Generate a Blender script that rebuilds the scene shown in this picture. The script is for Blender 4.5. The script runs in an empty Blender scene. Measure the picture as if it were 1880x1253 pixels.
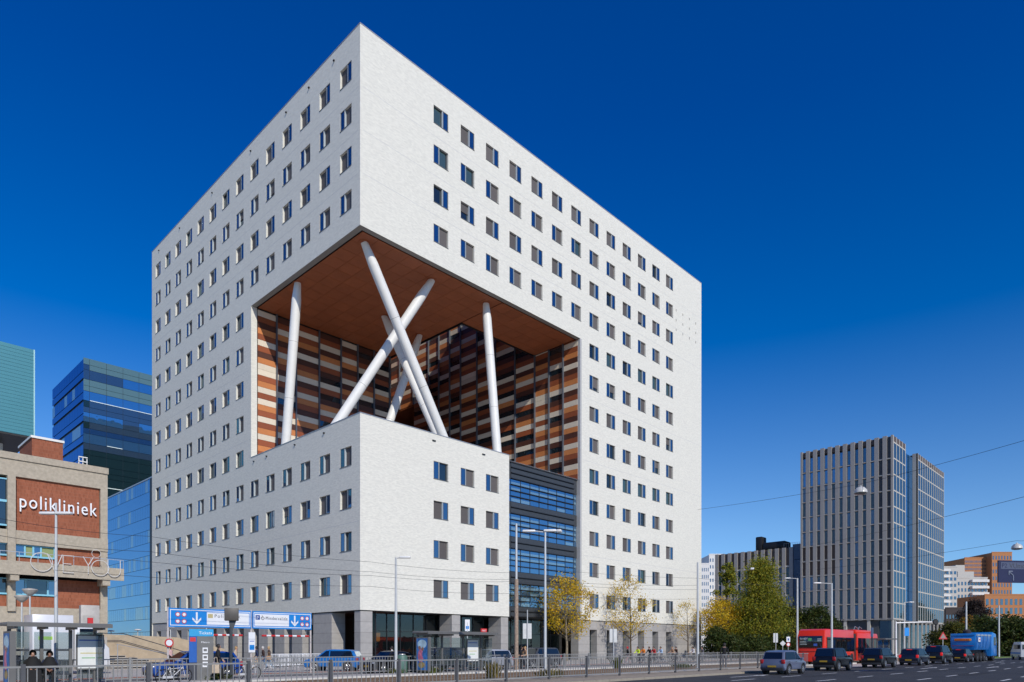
import bpy, bmesh, math, random
from mathutils import Vector, Matrix, Quaternion
R = math.radians
rnd = random.Random(7)
sc = bpy.context.scene
col = sc.collection

# ---------------------------------------------------------------- camera, sky, sun, exposure
# World axes follow the street grid: x (u) runs along the street, y (v) away from the viewer's side.
EU = (0.69365, 0.72028)                      # street axis seen from the camera (right, forward)
CAM = (-38.06, -57.06, 1.65)
cam_d = bpy.data.cameras.new('camera')
cam = bpy.data.objects.new('camera', cam_d)
col.objects.link(cam)
cam.location = CAM
cam.rotation_euler = (R(90), 0, math.atan2(0.69365, 0.72028) - R(90))
cam_d.sensor_width = 36
cam_d.lens = 1271 / 1880 * 36
cam_d.shift_y = 562.5 / 1880
cam_d.clip_start = 0.5
cam_d.clip_end = 6000
sc.camera = cam

SUN_TRAVEL = Vector((0.33, 1.0, -0.66)).normalized()
sun_el = math.asin(-SUN_TRAVEL.z)
sun_az = math.atan2(-SUN_TRAVEL.x, -SUN_TRAVEL.y)       # clockwise from +y
world = bpy.data.worlds.new('World')
sc.world = world
world.use_nodes = True
wn = world.node_tree
sky_n = wn.nodes.new('ShaderNodeTexSky')
sky_n.sky_type = 'NISHITA'
sky_n.sun_disc = False
sky_n.sun_elevation = sun_el
sky_n.sun_rotation = sun_az
sky_n.altitude = 0
sky_n.air_density = 0.9
sky_n.dust_density = 0.0
sky_n.ozone_density = 10.0
# polarising filter: the blue deepens smoothly from horizon to zenith all round
hsv = wn.nodes.new('ShaderNodeHueSaturation')
wtc = wn.nodes.new('ShaderNodeTexCoord')
wsx = wn.nodes.new('ShaderNodeSeparateXYZ')
wmr = wn.nodes.new('ShaderNodeMapRange')
wmr.inputs['From Min'].default_value = 0.16
wmr.inputs['From Max'].default_value = 0.60
wmr.inputs['To Min'].default_value = 1.0
wmr.inputs['To Max'].default_value = 1.36
wn.links.new(wtc.outputs['Generated'], wsx.inputs[0])
wn.links.new(wsx.outputs['Z'], wmr.inputs['Value'])
wn.links.new(wmr.outputs['Result'], hsv.inputs['Saturation'])
wmh = wn.nodes.new('ShaderNodeMapRange')
wmh.inputs['From Min'].default_value = 0.16
wmh.inputs['From Max'].default_value = 0.60
wmh.inputs['To Min'].default_value = 0.497
wmh.inputs['To Max'].default_value = 0.513
wn.links.new(wsx.outputs['Z'], wmh.inputs['Value'])
wn.links.new(wmh.outputs['Result'], hsv.inputs['Hue'])
wn.links.new(sky_n.outputs[0], hsv.inputs['Color'])
bg = wn.nodes['Background']
wn.links.new(hsv.outputs[0], bg.inputs['Color'])
bg.inputs['Strength'].default_value = 0.12
sun_d = bpy.data.lights.new('sun', 'SUN')
sun_d.energy = 3.3
sun_d.angle = R(0.5)
sun_d.color = (1.0, 0.945, 0.86)
sun = bpy.data.objects.new('sun', sun_d)
col.objects.link(sun)
sun.rotation_euler = SUN_TRAVEL.to_track_quat('-Z', 'Y').to_euler()
sun.location = (-40, -90, 80)
sc.view_settings.view_transform = 'Standard'
sc.view_settings.look = 'None'
sc.view_settings.exposure = 0.1
sc.view_settings.gamma = 1.0
sc.render.engine = 'CYCLES'
sc.cycles.max_bounces = 6
sc.cycles.transparent_max_bounces = 8

# ---------------------------------------------------------------- helpers
def at(x, depth):
    """ground point (u, v) that lies `depth` metres ahead, `x` being its column in the photograph"""
    X = (x - 940) / 1271 * depth + 14.7
    Y = depth - 67
    return (X * EU[0] + Y * EU[1], -X * EU[1] + Y * EU[0])

def on_v(x, v):
    """u on the line v = const under photo column x"""
    r = (x - 940) / 1271
    X0 = -14.7 - v * EU[1]; Y0 = 67 + v * EU[0]
    return (r * Y0 - X0) / (EU[0] - r * EU[1])

def on_u(x, u):
    r = (x - 940) / 1271
    X0 = -14.7 + u * EU[0]; Y0 = 67 + u * EU[1]
    return (X0 - r * Y0) / (EU[1] + r * EU[0])

def depth_of(u, v):
    return 67 + u * EU[1] + v * EU[0]

def zpx(y, depth):
    """height seen at photo row y for a point at that depth"""
    return 1.65 + (1189 - y) * depth / 1271

MATS = {}
def _nodes(name):
    m = bpy.data.materials.new(name)
    m.use_nodes = True
    nt = m.node_tree
    return m, nt, nt.nodes['Principled BSDF']

def mat(name, c, rough=0.6, metal=0.0, var=0.12, scale=3.0, bump=0.0, bscale=20.0, spec=0.5, emit=None, coat=0.0, orand=0.0):
    if name in MATS: return MATS[name]
    m, nt, b = _nodes(name)
    b.inputs['Roughness'].default_value = rough
    b.inputs['Metallic'].default_value = metal
    b.inputs['Specular IOR Level'].default_value = spec
    b.inputs['Coat Weight'].default_value = coat
    tc = nt.nodes.new('ShaderNodeNewGeometry')
    if var > 0:
        n = nt.nodes.new('ShaderNodeTexNoise')
        n.inputs['Scale'].default_value = scale
        n.inputs['Detail'].default_value = 5
        n.inputs['Roughness'].default_value = 0.65
        nt.links.new(tc.outputs['Position'], n.inputs['Vector'])
        r = nt.nodes.new('ShaderNodeValToRGB')
        r.color_ramp.elements[0].position = 0.3
        r.color_ramp.elements[1].position = 0.7
        r.color_ramp.elements[0].color = [max(0, x * (1 - var)) for x in c] + [1]
        r.color_ramp.elements[1].color = [min(1, x * (1 + var)) for x in c] + [1]
        nt.links.new(n.outputs['Fac'], r.inputs['Fac'])
        src = r.outputs['Color']
        if orand > 0:                                   # pieces of one kind differ a little from each other
            oi = nt.nodes.new('ShaderNodeObjectInfo'); mo = nt.nodes.new('ShaderNodeMapRange')
            mo.inputs['To Min'].default_value = 1 - orand; mo.inputs['To Max'].default_value = 1 + orand
            vm = nt.nodes.new('ShaderNodeVectorMath'); vm.operation = 'SCALE'
            nt.links.new(oi.outputs['Random'], mo.inputs['Value'])
            nt.links.new(src, vm.inputs[0]); nt.links.new(mo.outputs[0], vm.inputs['Scale'])
            src = vm.outputs[0]
        nt.links.new(src, b.inputs['Base Color'])
    else:
        b.inputs['Base Color'].default_value = list(c) + [1]
    if bump > 0:
        n2 = nt.nodes.new('ShaderNodeTexNoise')
        n2.inputs['Scale'].default_value = bscale
        n2.inputs['Detail'].default_value = 6
        nt.links.new(tc.outputs['Position'], n2.inputs['Vector'])
        bp = nt.nodes.new('ShaderNodeBump')
        bp.inputs['Strength'].default_value = bump
        bp.inputs['Distance'].default_value = 0.05
        nt.links.new(n2.outputs['Fac'], bp.inputs['Height'])
        nt.links.new(bp.outputs['Normal'], b.inputs['Normal'])
    if emit:
        b.inputs['Emission Color'].default_value = list(emit[0]) + [1]
        b.inputs['Emission Strength'].default_value = emit[1]
    MATS[name] = m
    return m

def glass(name, base, refl=0.35, tint=(0.85, 0.93, 1.0), rough=0.015, see=0.0, wob=0.0):
    """coated facade glass: dark body, mirror reflection stronger at grazing angles, part see-through"""
    if name in MATS: return MATS[name]
    m = bpy.data.materials.new(name); m.use_nodes = True
    nt = m.node_tree; nt.nodes.clear()
    o = nt.nodes.new('ShaderNodeOutputMaterial')
    mx = nt.nodes.new('ShaderNodeMixShader')
    d = nt.nodes.new('ShaderNodeBsdfDiffuse'); d.inputs['Color'].default_value = list(base) + [1]
    g = nt.nodes.new('ShaderNodeBsdfGlossy'); g.inputs['Color'].default_value = list(tint) + [1]
    g.inputs['Roughness'].default_value = rough
    lw = nt.nodes.new('ShaderNodeLayerWeight'); lw.inputs['Blend'].default_value = 0.12
    mr = nt.nodes.new('ShaderNodeMapRange')
    mr.inputs['To Min'].default_value = refl; mr.inputs['To Max'].default_value = 0.95
    nt.links.new(lw.outputs['Fresnel'], mr.inputs['Value'])
    nt.links.new(mr.outputs['Result'], mx.inputs['Fac'])
    body = d
    if see > 0:
        t = nt.nodes.new('ShaderNodeBsdfTransparent'); t.inputs['Color'].default_value = (0.85, 0.9, 0.9, 1)
        mb = nt.nodes.new('ShaderNodeMixShader'); mb.inputs['Fac'].default_value = see
        nt.links.new(d.outputs[0], mb.inputs[1]); nt.links.new(t.outputs[0], mb.inputs[2])
        body = mb
    if wob > 0:
        tc = nt.nodes.new('ShaderNodeNewGeometry')
        n2 = nt.nodes.new('ShaderNodeTexNoise'); n2.inputs['Scale'].default_value = 0.35
        nt.links.new(tc.outputs['Position'], n2.inputs['Vector'])
        bp = nt.nodes.new('ShaderNodeBump'); bp.inputs['Strength'].default_value = wob; bp.inputs['Distance'].default_value = 0.1
        nt.links.new(n2.outputs['Fac'], bp.inputs['Height']); nt.links.new(bp.outputs['Normal'], g.inputs['Normal'])
    nt.links.new(body.outputs[0], mx.inputs[1]); nt.links.new(g.outputs[0], mx.inputs[2])
    nt.links.new(mx.outputs[0], o.inputs['Surface'])
    MATS[name] = m
    return m

def brickmat(name, c1, c2, mortar, bw=0.24, bh=0.07, mort=0.008, rough=0.85, mottle=0.08, msc=0.8, bump=0.3):
    """brick bond laid over vertical walls of any direction: across = u + v, up = z"""
    m, nt, b = _nodes(name)
    g = nt.nodes.new('ShaderNodeNewGeometry')
    s = nt.nodes.new('ShaderNodeSeparateXYZ'); nt.links.new(g.outputs['Position'], s.inputs[0])
    a = nt.nodes.new('ShaderNodeMath'); a.operation = 'ADD'
    nt.links.new(s.outputs['X'], a.inputs[0]); nt.links.new(s.outputs['Y'], a.inputs[1])
    cb = nt.nodes.new('ShaderNodeCombineXYZ')
    nt.links.new(a.outputs[0], cb.inputs['X']); nt.links.new(s.outputs['Z'], cb.inputs['Y'])
    br = nt.nodes.new('ShaderNodeTexBrick')
    br.inputs['Scale'].default_value = 1.0
    br.inputs['Brick Width'].default_value = bw
    br.inputs['Row Height'].default_value = bh
    br.inputs['Mortar Size'].default_value = mort
    br.inputs['Color1'].default_value = list(c1) + [1]
    br.inputs['Color2'].default_value = list(c2) + [1]
    br.inputs['Mortar'].default_value = list(mortar) + [1]
    nt.links.new(cb.outputs[0], br.inputs['Vector'])
    n = nt.nodes.new('ShaderNodeTexNoise'); n.inputs['Scale'].default_value = msc; n.inputs['Detail'].default_value = 6
    n.inputs['Roughness'].default_value = 0.7
    mp = nt.nodes.new('ShaderNodeMapping'); mp.inputs['Scale'].default_value = (1, 1.35, 1)
    nt.links.new(cb.outputs[0], mp.inputs['Vector']); nt.links.new(mp.outputs[0], n.inputs['Vector'])
    r = nt.nodes.new('ShaderNodeMapRange'); r.inputs['From Min'].default_value = 0.3; r.inputs['From Max'].default_value = 0.7
    r.inputs['To Min'].default_value = 1 - mottle; r.inputs['To Max'].default_value = 1 + mottle * 0.5
    nt.links.new(n.outputs['Fac'], r.inputs['Value'])
    v = nt.nodes.new('ShaderNodeVectorMath'); v.operation = 'SCALE'
    nt.links.new(br.outputs['Color'], v.inputs[0]); nt.links.new(r.outputs[0], v.inputs['Scale'])
    nt.links.new(v.outputs[0], b.inputs['Base Color'])
    b.inputs['Roughness'].default_value = rough
    b.inputs['Specular IOR Level'].default_value = 0.2
    bp = nt.nodes.new('ShaderNodeBump'); bp.inputs['Strength'].default_value = bump; bp.inputs['Distance'].default_value = 0.02
    nt.links.new(br.outputs['Color'], bp.inputs['Height']); nt.links.new(bp.outputs['Normal'], b.inputs['Normal'])
    MATS[name] = m
    return m

def leafmat(name, cols):
    """leaf colour differs from leaf to leaf"""
    m, nt, b = _nodes(name)
    g = nt.nodes.new('ShaderNodeNewGeometry')
    r = nt.nodes.new('ShaderNodeValToRGB')
    els = r.color_ramp.elements
    for i, c in enumerate(cols):
        p = i / (len(cols) - 1)
        e = els[0] if i == 0 else (els[-1] if i == len(cols) - 1 else els.new(p))
        e.position = p; e.color = list(c) + [1]
    nt.links.new(g.outputs['Random Per Island'], r.inputs['Fac'])
    nt.links.new(r.outputs['Color'], b.inputs['Base Color'])
    b.inputs['Roughness'].default_value = 0.6
    b.inputs['Specular IOR Level'].default_value = 0.25
    tr = nt.nodes.new('ShaderNodeBsdfTranslucent'); nt.links.new(r.outputs['Color'], tr.inputs['Color'])
    mx = nt.nodes.new('ShaderNodeMixShader'); mx.inputs['Fac'].default_value = 0.3
    nt.links.new(b.outputs[0], mx.inputs[1]); nt.links.new(tr.outputs[0], mx.inputs[2])
    nt.links.new(mx.outputs[0], nt.nodes['Material Output'].inputs['Surface'])
    MATS[name] = m
    return m

def link(name, data, parent=None, loc=(0, 0, 0), rot=(0, 0, 0)):
    o = bpy.data.objects.new(name, data)
    col.objects.link(o)
    o.parent = parent
    o.location = loc
    o.rotation_euler = rot
    return o

def tag(o, label=None, cat=None, group=None, kind=None):
    if label: o['label'] = label
    if cat: o['category'] = cat
    if group: o['group'] = group
    if kind: o['kind'] = kind
    return o

def thing(name, label, cat, loc=(0, 0, 0), rz=0.0, group=None):
    return tag(link(name, None, None, loc, (0, 0, rz)), label, cat, group)

class MB:
    """collects boxes, bars, quads ... and links them as one mesh object"""
    def __init__(s):
        s.v = []; s.f = []; s.m = []; s.sm = []
    def add(s, vs, fs, mi=0, smooth=False):
        o = len(s.v); s.v += [tuple(p) for p in vs]
        for f in fs:
            s.f.append([o + i for i in f]); s.m.append(mi); s.sm.append(smooth)
        return s
    def box(s, x0, x1, y0, y1, z0, z1, mi=0, skip=''):
        vs = [(x0, y0, z0), (x1, y0, z0), (x1, y1, z0), (x0, y1, z0), (x0, y0, z1), (x1, y0, z1), (x1, y1, z1), (x0, y1, z1)]
        fs = {'b': (0, 3, 2, 1), 't': (4, 5, 6, 7), 'f': (0, 1, 5, 4), 'r': (1, 2, 6, 5), 'k': (2, 3, 7, 6), 'l': (3, 0, 4, 7)}
        return s.add(vs, [f for k, f in fs.items() if k not in skip], mi)
    def bbox(s, x0, x1, y0, y1, z0, z1, b=0.02, mi=0, seg=2):
        """bevelled box"""
        bm = bmesh.new()
        bmesh.ops.create_cube(bm, size=1)
        for v in bm.verts:
            v.co = Vector(((x0 + x1) / 2 + v.co.x * (x1 - x0), (y0 + y1) / 2 + v.co.y * (y1 - y0), (z0 + z1) / 2 + v.co.z * (z1 - z0)))
        bmesh.ops.bevel(bm, geom=list(bm.edges), offset=b, segments=seg, affect='EDGES', profile=0.5)
        bm.verts.ensure_lookup_table()
        s.add([v.co[:] for v in bm.verts], [[v.index for v in f.verts] for f in bm.faces], mi, True)
        bm.free(); return s
    def quad(s, a, b, c, d, mi=0):
        return s.add([a, b, c, d], [(0, 1, 2, 3)], mi)
    def prism(s, poly, y0, y1, mi=0):
        """polygon in x,z pushed along y"""
        n = len(poly)
        vs = [(x, y0, z) for x, z in poly] + [(x, y1, z) for x, z in poly]
        fs = [tuple(range(n)), tuple(range(2 * n - 1, n - 1, -1))]
        fs += [(i, i + n, (i + 1) % n + n, (i + 1) % n) for i in range(n)]
        return s.add(vs, fs, mi)
    def tube(s, p0, p1, r0, r1=None, n=8, mi=0, caps=True):
        p0 = Vector(p0); p1 = Vector(p1); r1 = r0 if r1 is None else r1
        q = (p1 - p0).to_track_quat('Z', 'Y')
        vs = []
        for p, r in ((p0, r0), (p1, r1)):
            for i in range(n):
                a = 2 * math.pi * i / n
                vs.append(p + q @ Vector((r * math.cos(a), r * math.sin(a), 0)))
        o = len(s.v)
        s.add(vs, [(i, (i + 1) % n, n + (i + 1) % n, n + i) for i in range(n)], mi, True)
        if caps:
            s.f.append([o + i for i in range(n - 1, -1, -1)]); s.m.append(mi); s.sm.append(False)
            s.f.append([o + n + i for i in range(n)]); s.m.append(mi); s.sm.append(False)
        return s
    def path(s, pts, r, n=6, mi=0):
        for a, b in zip(pts[:-1], pts[1:]): s.tube(a, b, r, r, n, mi)
        return s
    def ring(s, c, rad, r, axis='y', n=20, k=6, a0=0.0, a1=2 * math.pi, mi=0):
        pts = []
        for i in range(n + 1):
            a = a0 + (a1 - a0) * i / n
            x, z = rad * math.cos(a), rad * math.sin(a)
            pts.append(Vector(c) + (Vector((x, 0, z)) if axis == 'y' else Vector((0, x, z)) if axis == 'x' else Vector((x, z, 0))))
        return s.path(pts, r, k, mi)
    def lathe(s, prof, c=(0, 0, 0), n=16, mi=0, axis='z'):
        o = []
        for r, h in prof:
            for i in range(n):
                a = 2 * math.pi * i / n
                p = (r * math.cos(a), r * math.sin(a), h)
                if axis == 'y': p = (p[0], p[2], p[1])
                o.append((p[0] + c[0], p[1] + c[1], p[2] + c[2]))
        fs = []
        for j in range(len(prof) - 1):
            for i in range(n):
                fs.append((j * n + i, j * n + (i + 1) % n, (j + 1) * n + (i + 1) % n, (j + 1) * n + i))
        fs.append(tuple(range(n - 1, -1, -1))); fs.append(tuple((len(prof) - 1) * n + i for i in range(n)))
        return s.add(o, fs, mi, True)
    def mesh(s, name, mats):
        me = bpy.data.meshes.new(name)
        me.from_pydata(s.v, [], s.f)
        for x in (mats if isinstance(mats, (list, tuple)) else [mats]): me.materials.append(x)
        me.polygons.foreach_set('material_index', s.m)
        me.polygons.foreach_set('use_smooth', s.sm)
        me.update()
        try: me.set_sharp_from_angle(angle=R(40))
        except Exception: pass
        return me
    def build(s, name, mats, parent=None, loc=(0, 0, 0), rot=(0, 0, 0)):
        return link(name, s.mesh(name, mats), parent, loc, rot)

def box(name, m, parent, x0, x1, y0, y1, z0, z1, bev=0):
    b = MB()
    if bev: b.bbox(x0, x1, y0, y1, z0, z1, bev)
    else: b.box(x0, x1, y0, y1, z0, z1)
    return b.build(name, m, parent)

def structure(name, b, m):
    o = b.build(name, m); o['kind'] = 'structure'; return o

def text(name, s, m, parent, loc, rot, size, ext=0.005, align='LEFT', width=None, space=1.0):
    """lettering as a plain mesh; width stretches it to that length"""
    c = bpy.data.curves.new(name, 'FONT')
    c.body = s; c.size = size; c.extrude = ext; c.align_x = align; c.resolution_u = 3; c.space_character = space
    tmp = bpy.data.objects.new('tmp', c)
    col.objects.link(tmp)
    bpy.context.view_layer.update()
    me = bpy.data.meshes.new_from_object(tmp.evaluated_get(bpy.context.evaluated_depsgraph_get()))
    bpy.data.objects.remove(tmp); bpy.data.curves.remove(c)
    me.name = name
    me.materials.clear(); me.materials.append(m)
    if width:
        xs_ = [v.co.x for v in me.vertices]; k = width / max(1e-3, max(xs_) - min(xs_))
        for v in me.vertices: v.co.x *= k
    return link(name, me, parent, loc, rot)

# ---------------------------------------------------------------- materials
white_brick = brickmat('white_brick', (0.77, 0.75, 0.66), (0.66, 0.645, 0.57), (0.68, 0.665, 0.585), bw=0.34, bh=0.085, mottle=0.07, msc=3.2, bump=0.06)
red_brick = brickmat('red_brick', (0.35, 0.115, 0.06), (0.26, 0.082, 0.042), (0.33, 0.155, 0.10), bw=0.11, bh=0.30, mottle=0.12)
soffit_m = mat('soffit_panel', (0.36, 0.105, 0.036), 0.55, var=0.1, scale=0.8, orand=0.06)
P_CREAM = mat('cream_panel', (0.72, 0.63, 0.49), 0.45, var=0.04, orand=0.12)
P_ORANGE = mat('orange_panel', (0.60, 0.22, 0.07), 0.45, var=0.06, orand=0.12)
P_RUST = mat('rust_panel', (0.29, 0.078, 0.028), 0.45, var=0.06, orand=0.12)
P_DARK = mat('dark_brown_panel', (0.085, 0.03, 0.018), 0.45, var=0.06, orand=0.12)
white_paint = mat('white_paint', (0.76, 0.75, 0.70), 0.5, var=0.05, scale=0.9)
grey_trim = mat('grey_metal_trim', (0.27, 0.26, 0.235), 0.5, var=0.05)
black_m = mat('black_metal', (0.012, 0.012, 0.013), 0.5, var=0)
dark_metal = mat('dark_grey_metal', (0.055, 0.062, 0.07), 0.45, metal=0.2, var=0.08)
mullion_m = mat('mullion_metal', (0.13, 0.145, 0.17), 0.4, metal=0.4, var=0.04)
alu = mat('aluminium', (0.45, 0.46, 0.47), 0.4, metal=0.5, var=0.04)
frame_m = mat('window_frame_metal', (0.15, 0.155, 0.16), 0.45, metal=0.3, var=0.03)
jamb_m = mat('window_jamb', (0.42, 0.47, 0.49), 0.5, var=0.03)
blind_m = mat('screen_fabric', (0.105, 0.094, 0.09), 0.8, var=0.08, scale=6, orand=0.18)
stone_m = mat('grey_stone', (0.36, 0.345, 0.325), 0.7, var=0.1, scale=2.2, bump=0.1, orand=0.07)
stone_d = mat('stone_joint', (0.10, 0.10, 0.095), 0.9, var=0)
concrete = mat('concrete', (0.42, 0.365, 0.28), 0.9, var=0.16, scale=4, bump=0.5, bscale=25)
beige_conc = mat('beige_concrete', (0.43, 0.34, 0.23), 0.9, var=0.14, scale=1.5, bump=0.3)
roof_m = mat('roofing', (0.2, 0.2, 0.2), 0.9)
terrace_m = mat('terrace_paving', (0.42, 0.41, 0.39), 0.8)
g_case = glass('casement_glass', (0.008, 0.035, 0.10), 0.27, (0.62, 0.82, 1.0), wob=0.08)
g_dark = glass('dark_window_glass', (0.012, 0.02, 0.025), 0.12, (0.75, 0.9, 1.0), wob=0.08)
g_curt = glass('greenish_window_glass', (0.05, 0.085, 0.075), 0.14, (0.7, 0.9, 1.0))
g_blue1 = glass('blue_curtain_glass', (0.015, 0.06, 0.13), 0.45, (0.5, 0.75, 1.0), wob=0.2)
g_blue2 = glass('pale_curtain_glass', (0.14, 0.24, 0.30), 0.3, (0.7, 0.88, 1.0), wob=0.2)
g_blue3 = glass('deep_blue_glass', (0.005, 0.025, 0.08), 0.42, (0.3, 0.55, 0.95), wob=0.1)
g_slate = glass('slate_glass', (0.022, 0.04, 0.065), 0.16, (0.6, 0.8, 1.0), wob=0.1)
g_deep = glass('dark_green_glass', (0.008, 0.022, 0.025), 0.06, (0.6, 0.9, 1.0), wob=0.1)
g_green = glass('green_glass', (0.10, 0.17, 0.15), 0.14, (0.7, 0.95, 0.95), wob=0.1)
g_shop = glass('shop_glass', (0.006, 0.009, 0.01), 0.07, (0.8, 0.9, 0.95), see=0.55)
g_clear = glass('shelter_glass', (0.12, 0.14, 0.14), 0.07, (0.9, 0.95, 1.0), see=0.8)
g_car = glass('car_glass', (0.006, 0.008, 0.01), 0.09, (0.85, 0.93, 1.0))
# ================================================================ the white office block
H, Z0, ZS, ZT, VV, VU, LB, LU, LV = 62.05, 5.29, 42.56, 24.37, 23.0, 34.5, 20.7, 66.5, 56.0
UC = [10.2 + 3.86 * i for i in range(13)]
VC = [2.5 + 3.92 * j for j in range(14)]
ZC = [7.93 + 4.21 * k for k in range(13)]
WW, WH, REC = 1.02, 0.94, 0.22                          # half width, half height, recess of a window
bld = thing('office_building', 'tall white brick office block with square corner void and slanted white columns', 'building')

def holed(pt, a0, a1, z0, z1, wins, voids, m, parent):
    """wall sheet with window holes (with reveals) and large voids; pt maps (across, inward, up) to xyz"""
    A = sorted({a0, a1} | {c + s * WW for c, z in wins for s in (-1, 1)} | {e for h in voids for e in h[:2]})
    Z = sorted({z0, z1} | {round(z + s * WH, 4) for c, z in wins for s in (-1, 1)} | {e for h in voids for e in h[2:]})
    A = [a for a in A if a0 <= a <= a1]; Z = [z for z in Z if z0 <= z <= z1]
    wset = [(c - WW, c + WW, z - WH, z + WH) for c, z in wins]
    holes = wset + voids
    b = MB()
    for i in range(len(A) - 1):
        ca = (A[i] + A[i + 1]) / 2
        hs = [h for h in holes if h[0] < ca < h[1]]
        k0 = None
        for k in range(len(Z)):
            solid = k < len(Z) - 1 and not any(h[2] < (Z[k] + Z[k + 1]) / 2 < h[3] for h in hs)
            if solid and k0 is None: k0 = k
            if not solid and k0 is not None:
                b.quad(pt(A[i], 0, Z[k0]), pt(A[i + 1], 0, Z[k0]), pt(A[i + 1], 0, Z[k]), pt(A[i], 0, Z[k])); k0 = None
    for (l, r, lo, hi) in wset:
        d = REC + 0.12
        for p, q in (((l, lo), (l, hi)), ((l, hi), (r, hi)), ((r, hi), (r, lo)), ((r, lo), (l, lo))):
            b.quad(pt(p[0], 0, p[1]), pt(q[0], 0, q[1]), pt(q[0], d, q[1]), pt(p[0], d, p[1]))
    return b.build('brick_wall', m, parent)

winR = [(UC[i], ZC[k]) for i in range(13) for k in range(13)
        if i >= 7 or k >= 9 or (i <= 2 and k <= 3)]
winL = [(VC[j], ZC[k]) for j in range(14) for k in range(13) if j >= 6 or k >= 9 or k <= 3]
ptR = lambda a, d, z: (a, d, z)
ptL = lambda a, d, z: (d, a, z)
holed(ptR, 0, LU, Z0, H, winR, [(0, VU, ZT, ZS), (LB, VU, Z0, ZS)], white_brick, bld)
holed(ptL, 0, LV, Z0, H, winL, [(0, VV, ZT, ZS)], white_brick, bld)
# rear walls, roof with open light shaft, shaft walls
SU0, SU1, SV0, SV1 = 20.5, 34.2, 8.1, 45.0
b = MB()
b.quad((LU, 0, 0), (LU, LV, 0), (LU, LV, H), (LU, 0, H)).quad((0, LV, 0), (LU, LV, 0), (LU, LV, H), (0, LV, H))
b.build('brick_wall', white_brick, bld)
b = MB()
zr = H - 0.5
for x0, x1, y0, y1 in ((0, LU, 0, SV0), (0, LU, SV1, LV), (0, SU0, SV0, SV1), (SU1, LU, SV0, SV1)):
    b.quad((x0, y0, zr), (x1, y0, zr), (x1, y1, zr), (x0, y1, zr))
b.build('roof', roof_m, bld)
b = MB()
for x0, x1, y0, y1 in ((-.03, LU + .03, -.03, .4), (-.03, LU + .03, LV - .4, LV + .03), (-.03, .4, .4, LV - .4), (LU - .4, LU + .03, .4, LV - .4)):
    b.box(x0, x1, y0, y1, H, H + 0.09)
b.build('coping', alu, bld)
b = MB()
b.quad((SU0, SV0, ZS), (SU0, SV1, ZS), (SU0, SV1, zr), (SU0, SV0, zr)).quad((SU0, SV0, ZS), (SU1, SV0, ZS), (SU1, SV0, zr), (SU0, SV0, zr))
b.quad((SU0, SV1, 24), (SU1, SV1, 24), (SU1, SV1, zr), (SU0, SV1, zr)).quad((SU0, VV, 24), (SU0, SV1, 24), (SU0, SV1, ZS), (SU0, VV, ZS))
b.build('shaft_wall', P_RUST, bld)
# white reveal jambs of the void
box('jamb', white_brick, bld, 0.002, 0.75, VV - 0.002, VV + 0.3, ZT - .4, ZS)
b = MB().box(VU - 0.32, VU + 0.0, 0.004, 0.9, 5.25, ZS)
b.build('jamb', mat('pale_jamb', (.42, .42, .41), .6), bld)
# soffit: rim, shadow gap, panels
b = MB()
b.box(0.004, 0.62, 0.62, VV, ZS - 0.0, ZS + 0.4).box(0.004, VU - .3, 0.004, 0.62, ZS - 0.0, ZS + 0.4)
b.build('soffit_rim', grey_trim, bld)
b = MB()
b.box(0.6, SU0, 0.6, VV + .3, ZS + 0.16, ZS + 0.3).box(SU0, VU, 0.6, SV0, ZS + 0.16, ZS + 0.3).box(SU0 - .02, SU0 + .1, SV0, VV + .3, ZS - 0.1, ZS + .5).box(SU0, SU1, SV0 - .02, SV0 + .1, ZS - .1, ZS + .5)
b.build('soffit_backing', black_m, bld)
PS = 1.95
i = 0
def soffit_tile(x0, x1, y0, y1):
    if x1 - x0 < 0.15 or y1 - y0 < 0.15: return
    box('soffit_panel', soffit_m, bld, x0 + .018, x1 - .018, y0 + .018, y1 - .018, ZS + 0.06, ZS + 0.12)
x = 0.86
while x < VU - 0.35:
    x1 = min(x + PS, SU0 - .02 if x < SU0 - .1 else VU - 0.35)
    y = 0.86
    ymax = VV if x < SU0 - .1 else SV0 - .03
    while y < ymax - .05:
        soffit_tile(x, x1, y, min(y + PS, ymax)); y += PS
    x = x1
# terrace on the lower block, parapet
b = MB().quad((0.3, 0.3, 23.9), (VU - .3, 0.3, 23.9), (VU - .3, SV1, 23.9), (0.3, SV1, 23.9))
b.build('terrace', terrace_m, bld)
b = MB().box(0.35, 0.4, 0.35, VV, 23.9, ZT).box(0.4, LB - .05, 0.35, 0.4, 23.9, ZT).box(LB - .05, LB - .005, 0.01, 3, 5.3, ZT)
b.build('parapet', white_brick, bld)
b = MB().box(-.04, 0.44, -.04, VV, ZT, ZT + .07).box(0.44, LB, -.04, 0.44, ZT, ZT + .07)
b.build('coping', alu, bld)
box('soffit_panel', soffit_m, bld, SU1, 52, 34, SV1, 42.2, 42.3)
box('shaft_wall', P_DARK, bld, 52, 52.1, 30, SV1, 24, 42.3)
box('shaft_wall', P_DARK, bld, SU1 + .2, 52, 33.9, 34, 24, 42.2)
# underside of the white volumes above the ground floor
b = MB().quad((0, 0, Z0), (LB, 0, Z0), (LB, 8, Z0), (0, 8, Z0)).quad((0, 8, Z0), (6, 8, Z0), (6, LV, Z0), (0, LV, Z0)).quad((LB, 0.5, Z0), (VU, .5, Z0), (VU, 9, Z0), (LB, 9, Z0)).quad((VU, 0, Z0), (LU, 0, Z0), (LU, 2, Z0), (VU, 2, Z0))
b.build('ground_floor_ceiling', dark_metal, bld)

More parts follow.
